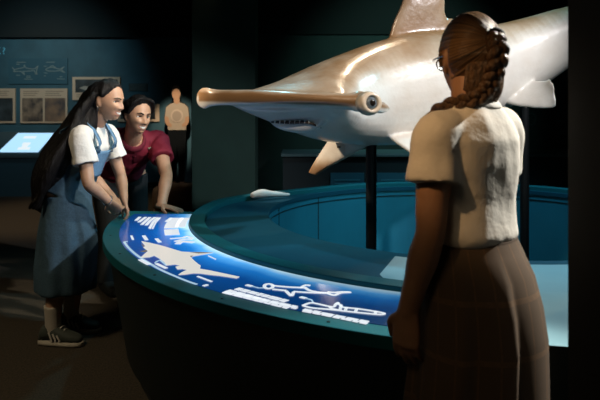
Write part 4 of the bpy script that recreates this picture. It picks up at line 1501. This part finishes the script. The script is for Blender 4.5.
# socks and trainers
for (x_, y_, dr, hl) in ((-1.435, YL - .10, V((.97, -.16, 0)), .0), (-1.405, YL + .12, V((.97, -.1, 0)), .0)):
    dr.normalize(); sd_ = V((0, 0, 1)).cross(dr)
    g = Geo(); g.tube([V((x_, y_, .07)), V((x_ - .002, y_, .14)), V((x_, y_, .225))], [.044, .045, .052], n=18, cap=False)
    g.build('sock', M['sock'], lw, smooth=True)
    base_ = V((x_, y_, 0))
    g = Geo()
    prof = [(-.075, .034, .028, .030), (-.06, .040, .052, .040), (-.02, .043, .062, .044), (.03, .045, .050, .042), (.08, .048, .036, .032), (.13, .045, .028, .024), (.165, .034, .022, .018), (.178, .018, .018, .012)]
    g.loft([ell(base_ + dr * a + V((0, 0, .018 + h_)), sd_ * w__, V((0, 0, th)), 24, .75) for a, w__, h_, th in prof])
    shoe = g.build('trainer', M['shoe'], lw, smooth=True)
    g = Geo()
    g.loft([ell(base_ + dr * a + V((0, 0, .014)), sd_ * w__, V((0, 0, .014)), 20, .5) for a, w__ in ((-.084, .026), (-.075, .040), (-.02, .046), (.05, .048), (.10, .052), (.15, .046), (.18, .030), (.188, .014))])
    g.build('sole', M['sole'], shoe, smooth=True)
    for q in (-.005, .020, .045):
        for s_ in (-1, 1):
            Geo().ribbon([base_ + dr * (q + .022) + sd_ * s_ * .0465 + V((0, 0, .034)), base_ + dr * q + sd_ * s_ * .044 + V((0, 0, .082 - q * .3))], .010, .003, tuple(sd_ * s_)).build('stripe', M['stripe'], shoe)
    for q in (.035, .055, .075):
        g = Geo(); a_ = base_ + dr * q + V((0, 0, .118 - (q - .035) * .62))
        g.tube([a_ - sd_ * .022 - V((0, 0, .006)), a_, a_ + sd_ * .022 - V((0, 0, .006))], [.003] * 3, n=8)
        g.build('lace', M['stripe'], shoe, smooth=True)
# hair: cap with a fringe-free parting, then a long curtain down her back
def keep_l(d, p):
    # hair line: forehead, temple, in front of the ear, nape
    yl = .062 + .020 * sstep(p.z, .05, .085) - .045 * sstep(-p.z, -.045, .01) if p.z < .085 else .082
    if p.z < -.01: yl = .012 - .045 * sstep(-p.z, .02, .08)
    k = 1 - sstep(p.y, yl - .045, yl)
    if abs(p.x) > .05 and -.034 < p.y < .02 and -.05 < p.z < .016: k = 0
    return k


vs, fs = cap_pts(HL_, keep_l, 1.11, .92, .010, 90, 70)
g = Geo().add(vs, fs)
back = [HL_(0, -.050, .030), HL_(0, -.105, -.04), V((-1.320, YL - .01, 1.240)), V((-1.425, YL - .01, 1.08)), V((-1.495, YL, .94)), V((-1.535, YL, .80))]
g.tube(back, [(.080, .076), (.096, .070), (.140, .086), (.172, .094), (.178, .092), (.150, .050)], ref=(1, 0, .4), n=40, sub=6)
# locks from the near temple, behind the ear, down over the shoulder blade
for k in range(16):
    u = k / 15
    a = HL_(.070 - .12 * u, -.050 - .04 * math.sin(PI * u), .02 - .06 * u * (1 - u))
    b = V((-1.285 - .04 * rn.random(), YL - .16 + .30 * u, 1.22))
    c = V((-1.37 - .13 * rn.random(), YL - .20 + .38 * u, 1.02))
    e = V((-1.45 - .15 * rn.random(), YL - .17 + .32 * u, .78 + .06 * rn.random()))
    g.tube([a, a.lerp(b, .5) + V((-.02, 0, .0)), b, c, e], [.020, .026, .032, .034, .010], n=10, sub=5)
hb = g.build('hair', M['hair_black'], lw)
fuse(hb, 0.0055, 2)
ruffle(hb, .005, (45, 45, 4)); ruffle(hb, .003, (110, 110, 8), (3, 3, 1))
Geo().blob(HL_(.083, -.004, -.050), V((.004, 0, 0)), V((0, .004, 0)), V((0, 0, .013)), 10, 8).build('earring', M['metal'], lw, smooth=True)
g = Geo()
wd_ = (rwr - rel).normalized(); wu = wd_.orthogonal().normalized(); wv = wd_.cross(wu)
g.tube([rwr - wd_ * .018 + (wu * math.cos(t) + wv * math.sin(t)) * .030 for t in [i * 2 * PI / 16 for i in range(17)]], [.0028] * 17, n=8, sub=2, cap=False)
g.build('bracelet', M['metal'], lw, smooth=True)

# ================= man in the maroon polo
mn = thing('person', 'person in a maroon polo shirt bending over the table with one straight arm', 'person', (-1.34, 5.0, 0))
HM = Frame((-1.095, 4.50, 1.318), (.66, -.72, -.16), up=(.10, .02, 1), sc=1.06)
g = Geo()
add_head(g, HM, 1.0, False)
nbm = V((-1.150, 4.585, 1.165))
g.tube([nbm + V((-.06, .07, -.05)), nbm, HM(0, -.02, -.070)], [.070, .060, .058], n=20)
MR = V((-.86, -.50, 0)).normalized()          # his right


def spm(t):
    a, b, c = V((-1.345, 4.95, .88)), V((-1.30, 4.86, 1.05)), V((-1.165, 4.62, 1.135))
    return a * (1 - t) ** 2 + b * 2 * t * (1 - t) + c * t * t


def rings_m(secs, e=.88, n=40):
    out = []
    for t, yo, rx, ry in secs:
        tn = (spm(t + .02) - spm(t - .02)).normalized(); f_ = tn.cross(MR).normalized()
        if f_.z > 0: f_ = -f_
        out.append(ell(spm(t) + f_ * yo, MR * rx, f_ * ry, n, e))
    return out


g.loft(rings_m([(-.08, 0, .15, .11), (.1, 0, .165, .12), (.4, 0, .155, .11), (.7, 0, .175, .12), (.9, 0, .185, .11), (1.0, 0, .14, .08), (1.07, 0, .06, .06)]))
for sx in (-1, 1):
    o_ = MR * sx * -.10
    g.tube([V((-1.345, 4.95, .88)) + o_, V((-1.33, 4.97, .66)) + o_, V((-1.32, 4.96, .46)) + o_, V((-1.34, 4.99, .28)) + o_, V((-1.35, 5.0, .085)) + o_], [.10, .086, .062, .058, .042], n=18)
lsh, lel, lwr = spm(.93) - MR * .200 + V((.0, 0, .0)), V((-.905, 4.52, .905)), V((-.900, 4.335, .735))
rsh, rel, rwr = spm(.93) + MR * .200, V((-1.400, 4.42, .93)), V((-1.22, 4.36, .77))
add_arm(g, lsh, lel, lwr, 1.12); add_arm(g, rsh, rel, rwr, 1.12)
add_hand(g, lwr + V((0.0, 0, -.004)), (.93, -.30, -.13), (0, 0, -1), -1, curl=.12, spread=.22, sc=1.0, thumb=.1)
add_hand(g, rwr, (.7, -.2, -.45), (.2, 0, -1), 1, curl=.5, spread=.12, sc=1.0)
b_ = g.build('body', M['skin'], mn)
fuse(b_, 0.0046, 2)
body_colour(b_, HM, mn, M['skin'], 1.0)
add_face(HM, mn, 1.0, M['hair_black'], 1.25)
g = Geo()
g.loft(rings_m([(.02, 0, .178, .135), (.15, .01, .176, .138), (.4, .015, .172, .135), (.7, .01, .192, .138), (.88, .0, .205, .125), (1.0, 0, .15, .095), (1.06, 0, .085, .075)]))
for sh, el in ((lsh, lel), (rsh, rel)):
    ax_ = (el - sh).normalized()
    g.tube([spm(.92).lerp(sh, .5), sh + V((0, 0, .006)), sh + ax_ * .08, sh + ax_ * .175], [.070, .076, .080, .082], n=24, cap=False)
po_ = g.build('polo_shirt', M['polo'], mn)
fuse(po_, 0.006, 5); ruffle(po_, .012, (12, 12, 12)); ruffle(po_, .004, (30, 30, 22), (1, 5, 2))
pt = BVHTree.FromPolygons([v.co + LOC[mn] for v in po_.data.vertices], [tuple(p.vertices) for p in po_.data.polygons])


def on_polo(px, py):
    d = (at(px, py, 4.5) - V((0, 0, HC))).normalized()
    h = pt.ray_cast(V((0, 0, HC)), d)
    return (h[0], h[1]) if h[0] else (at(px, py, 4.5), -d)


nn_ = (nbm - (nbm + V((-.06, .07, -.05)))).normalized()
nn_ = (HM(0, -.02, -.07) - nbm).normalized()
u1 = nn_.orthogonal().normalized(); u2 = nn_.cross(u1)
g = Geo()
cc = nbm - nn_ * .012
nn_ = (nn_ + HM.f * .55).normalized(); u1 = nn_.orthogonal().normalized(); u2 = nn_.cross(u1)
g.loft([ell(cc + nn_ * a, u1 * r_, u2 * r_, 30) for a, r_ in ((-.020, .096), (-.004, .098), (.018, .078), (.018, .072), (-.010, .080))])
g.build('collar', M['polo_d'], po_, smooth=True)
p, n_ = on_polo(150, 148.5)
g = Geo()
g.tube([p + V((-.012, 0, .004)) + n_ * .003, p + V((-.004, 0, .0)) + n_ * .004, p + V((.006, 0, .003)) + n_ * .004, p + V((.014, 0, .006)) + n_ * .003], [.0025, .005, .005, .0025], n=8)
g.build('emblem', mat('emblem_green', (0.35, 0.42, 0.30), 0.7), po_, smooth=True)
g = Geo()
q = [on_polo(*u) for u in ((128.5, 142.5), (133, 141.5), (139, 142), (137.5, 147), (135, 153.5), (132, 148))]
g.plate([a + b * .0045 for a, b in q], q[2][1] * .003)
g.build('neck_opening', M['skin'], po_)
g = Geo()
q = [on_polo(*u) for u in ((134.5, 152), (135, 156), (135.5, 161))]
g.ribbon([a + b * .001 for a, b in q], .026, .004, tuple(q[1][1]))
pk = g.build('placket', M['polo_d'], po_)
for a, b in q[:2]:
    Geo().blob(a + b * .006, V((.006, 0, 0)), V((0, .004, 0)), V((0, 0, .006)), 10, 6).build('button', M['polo'], pk, smooth=True)
# trousers and shoes
g = Geo()
g.loft(rings_m([(-.10, 0, .165, .13), (.0, 0, .176, .135), (.10, 0, .170, .13)]))
for sx in (-1, 1):
    o_ = MR * sx * -.10
    g.tube([V((-1.345, 4.95, .86)) + o_, V((-1.33, 4.97, .66)) + o_, V((-1.32, 4.96, .46)) + o_, V((-1.34, 4.99, .28)) + o_, V((-1.35, 5.0, .07)) + o_], [.115, .10, .082, .075, .07], n=20, cap=False)
tr = g.build('trousers', M['dark_cloth'], mn)
fuse(tr, 0.008, 3)
for sx in (-1, 1):
    b0 = V((-1.35, 5.0, 0)) + MR * sx * -.10; dr = V((.55, -.83, 0))
    sd_ = V((0, 0, 1)).cross(dr)
    g = Geo()
    g.loft([ell(b0 + dr * a + V((0, 0, h_)), sd_ * w__, V((0, 0, h_)), 20, .7) for a, w__, h_ in ((-.08, .03, .03), (-.06, .042, .05), (0, .046, .055), (.07, .05, .045), (.14, .046, .034), (.19, .03, .024))])
    g.build('shoe', M['black'], mn, smooth=True)
# hair
def keep_m(d, p):
    yl = .064 + .016 * sstep(p.z, .05, .085) - .028 * sstep(-p.z, -.05, .0) if p.z < .085 else .080
    if p.z < -.005: yl = .030 - .060 * sstep(-p.z, .005, .06)
    k = 1 - sstep(p.y, yl - .035, yl)
    if abs(p.x) > .05 and -.030 < p.y < .02 and -.05 < p.z < .010: k = 0
    if p.z < -.085: k *= sstep(p.z, -.105, -.088)
    return k


vs, fs = cap_pts(HM, keep_m, 1.17, .92, .03, 90, 70)
g = Geo().add(vs, fs)
for k in range(14):       # wavy top swept from the parting to both sides
    sx = -1 if k % 2 else 1
    u = (k // 2) / 6
    y0 = .052 - .11 * u
    a = HM(.012, y0, .116 - .010 * abs(u - .3))
    b = HM(sx * .050, y0 + .008, .104 - .02 * u)
    c = HM(sx * .078, y0 - .012, .062 - .01 * u)
    e = HM(sx * .083, y0 - .034 - .01 * u, .010 - .03 * u)
    g.tube([a, b, c, e], [.010, .013, .012, .004], n=10, sub=5)
hm = g.build('hair', M['hair_black'], mn)
fuse(hm, 0.0046, 2); ruffle(hm, .005, (50, 50, 22))
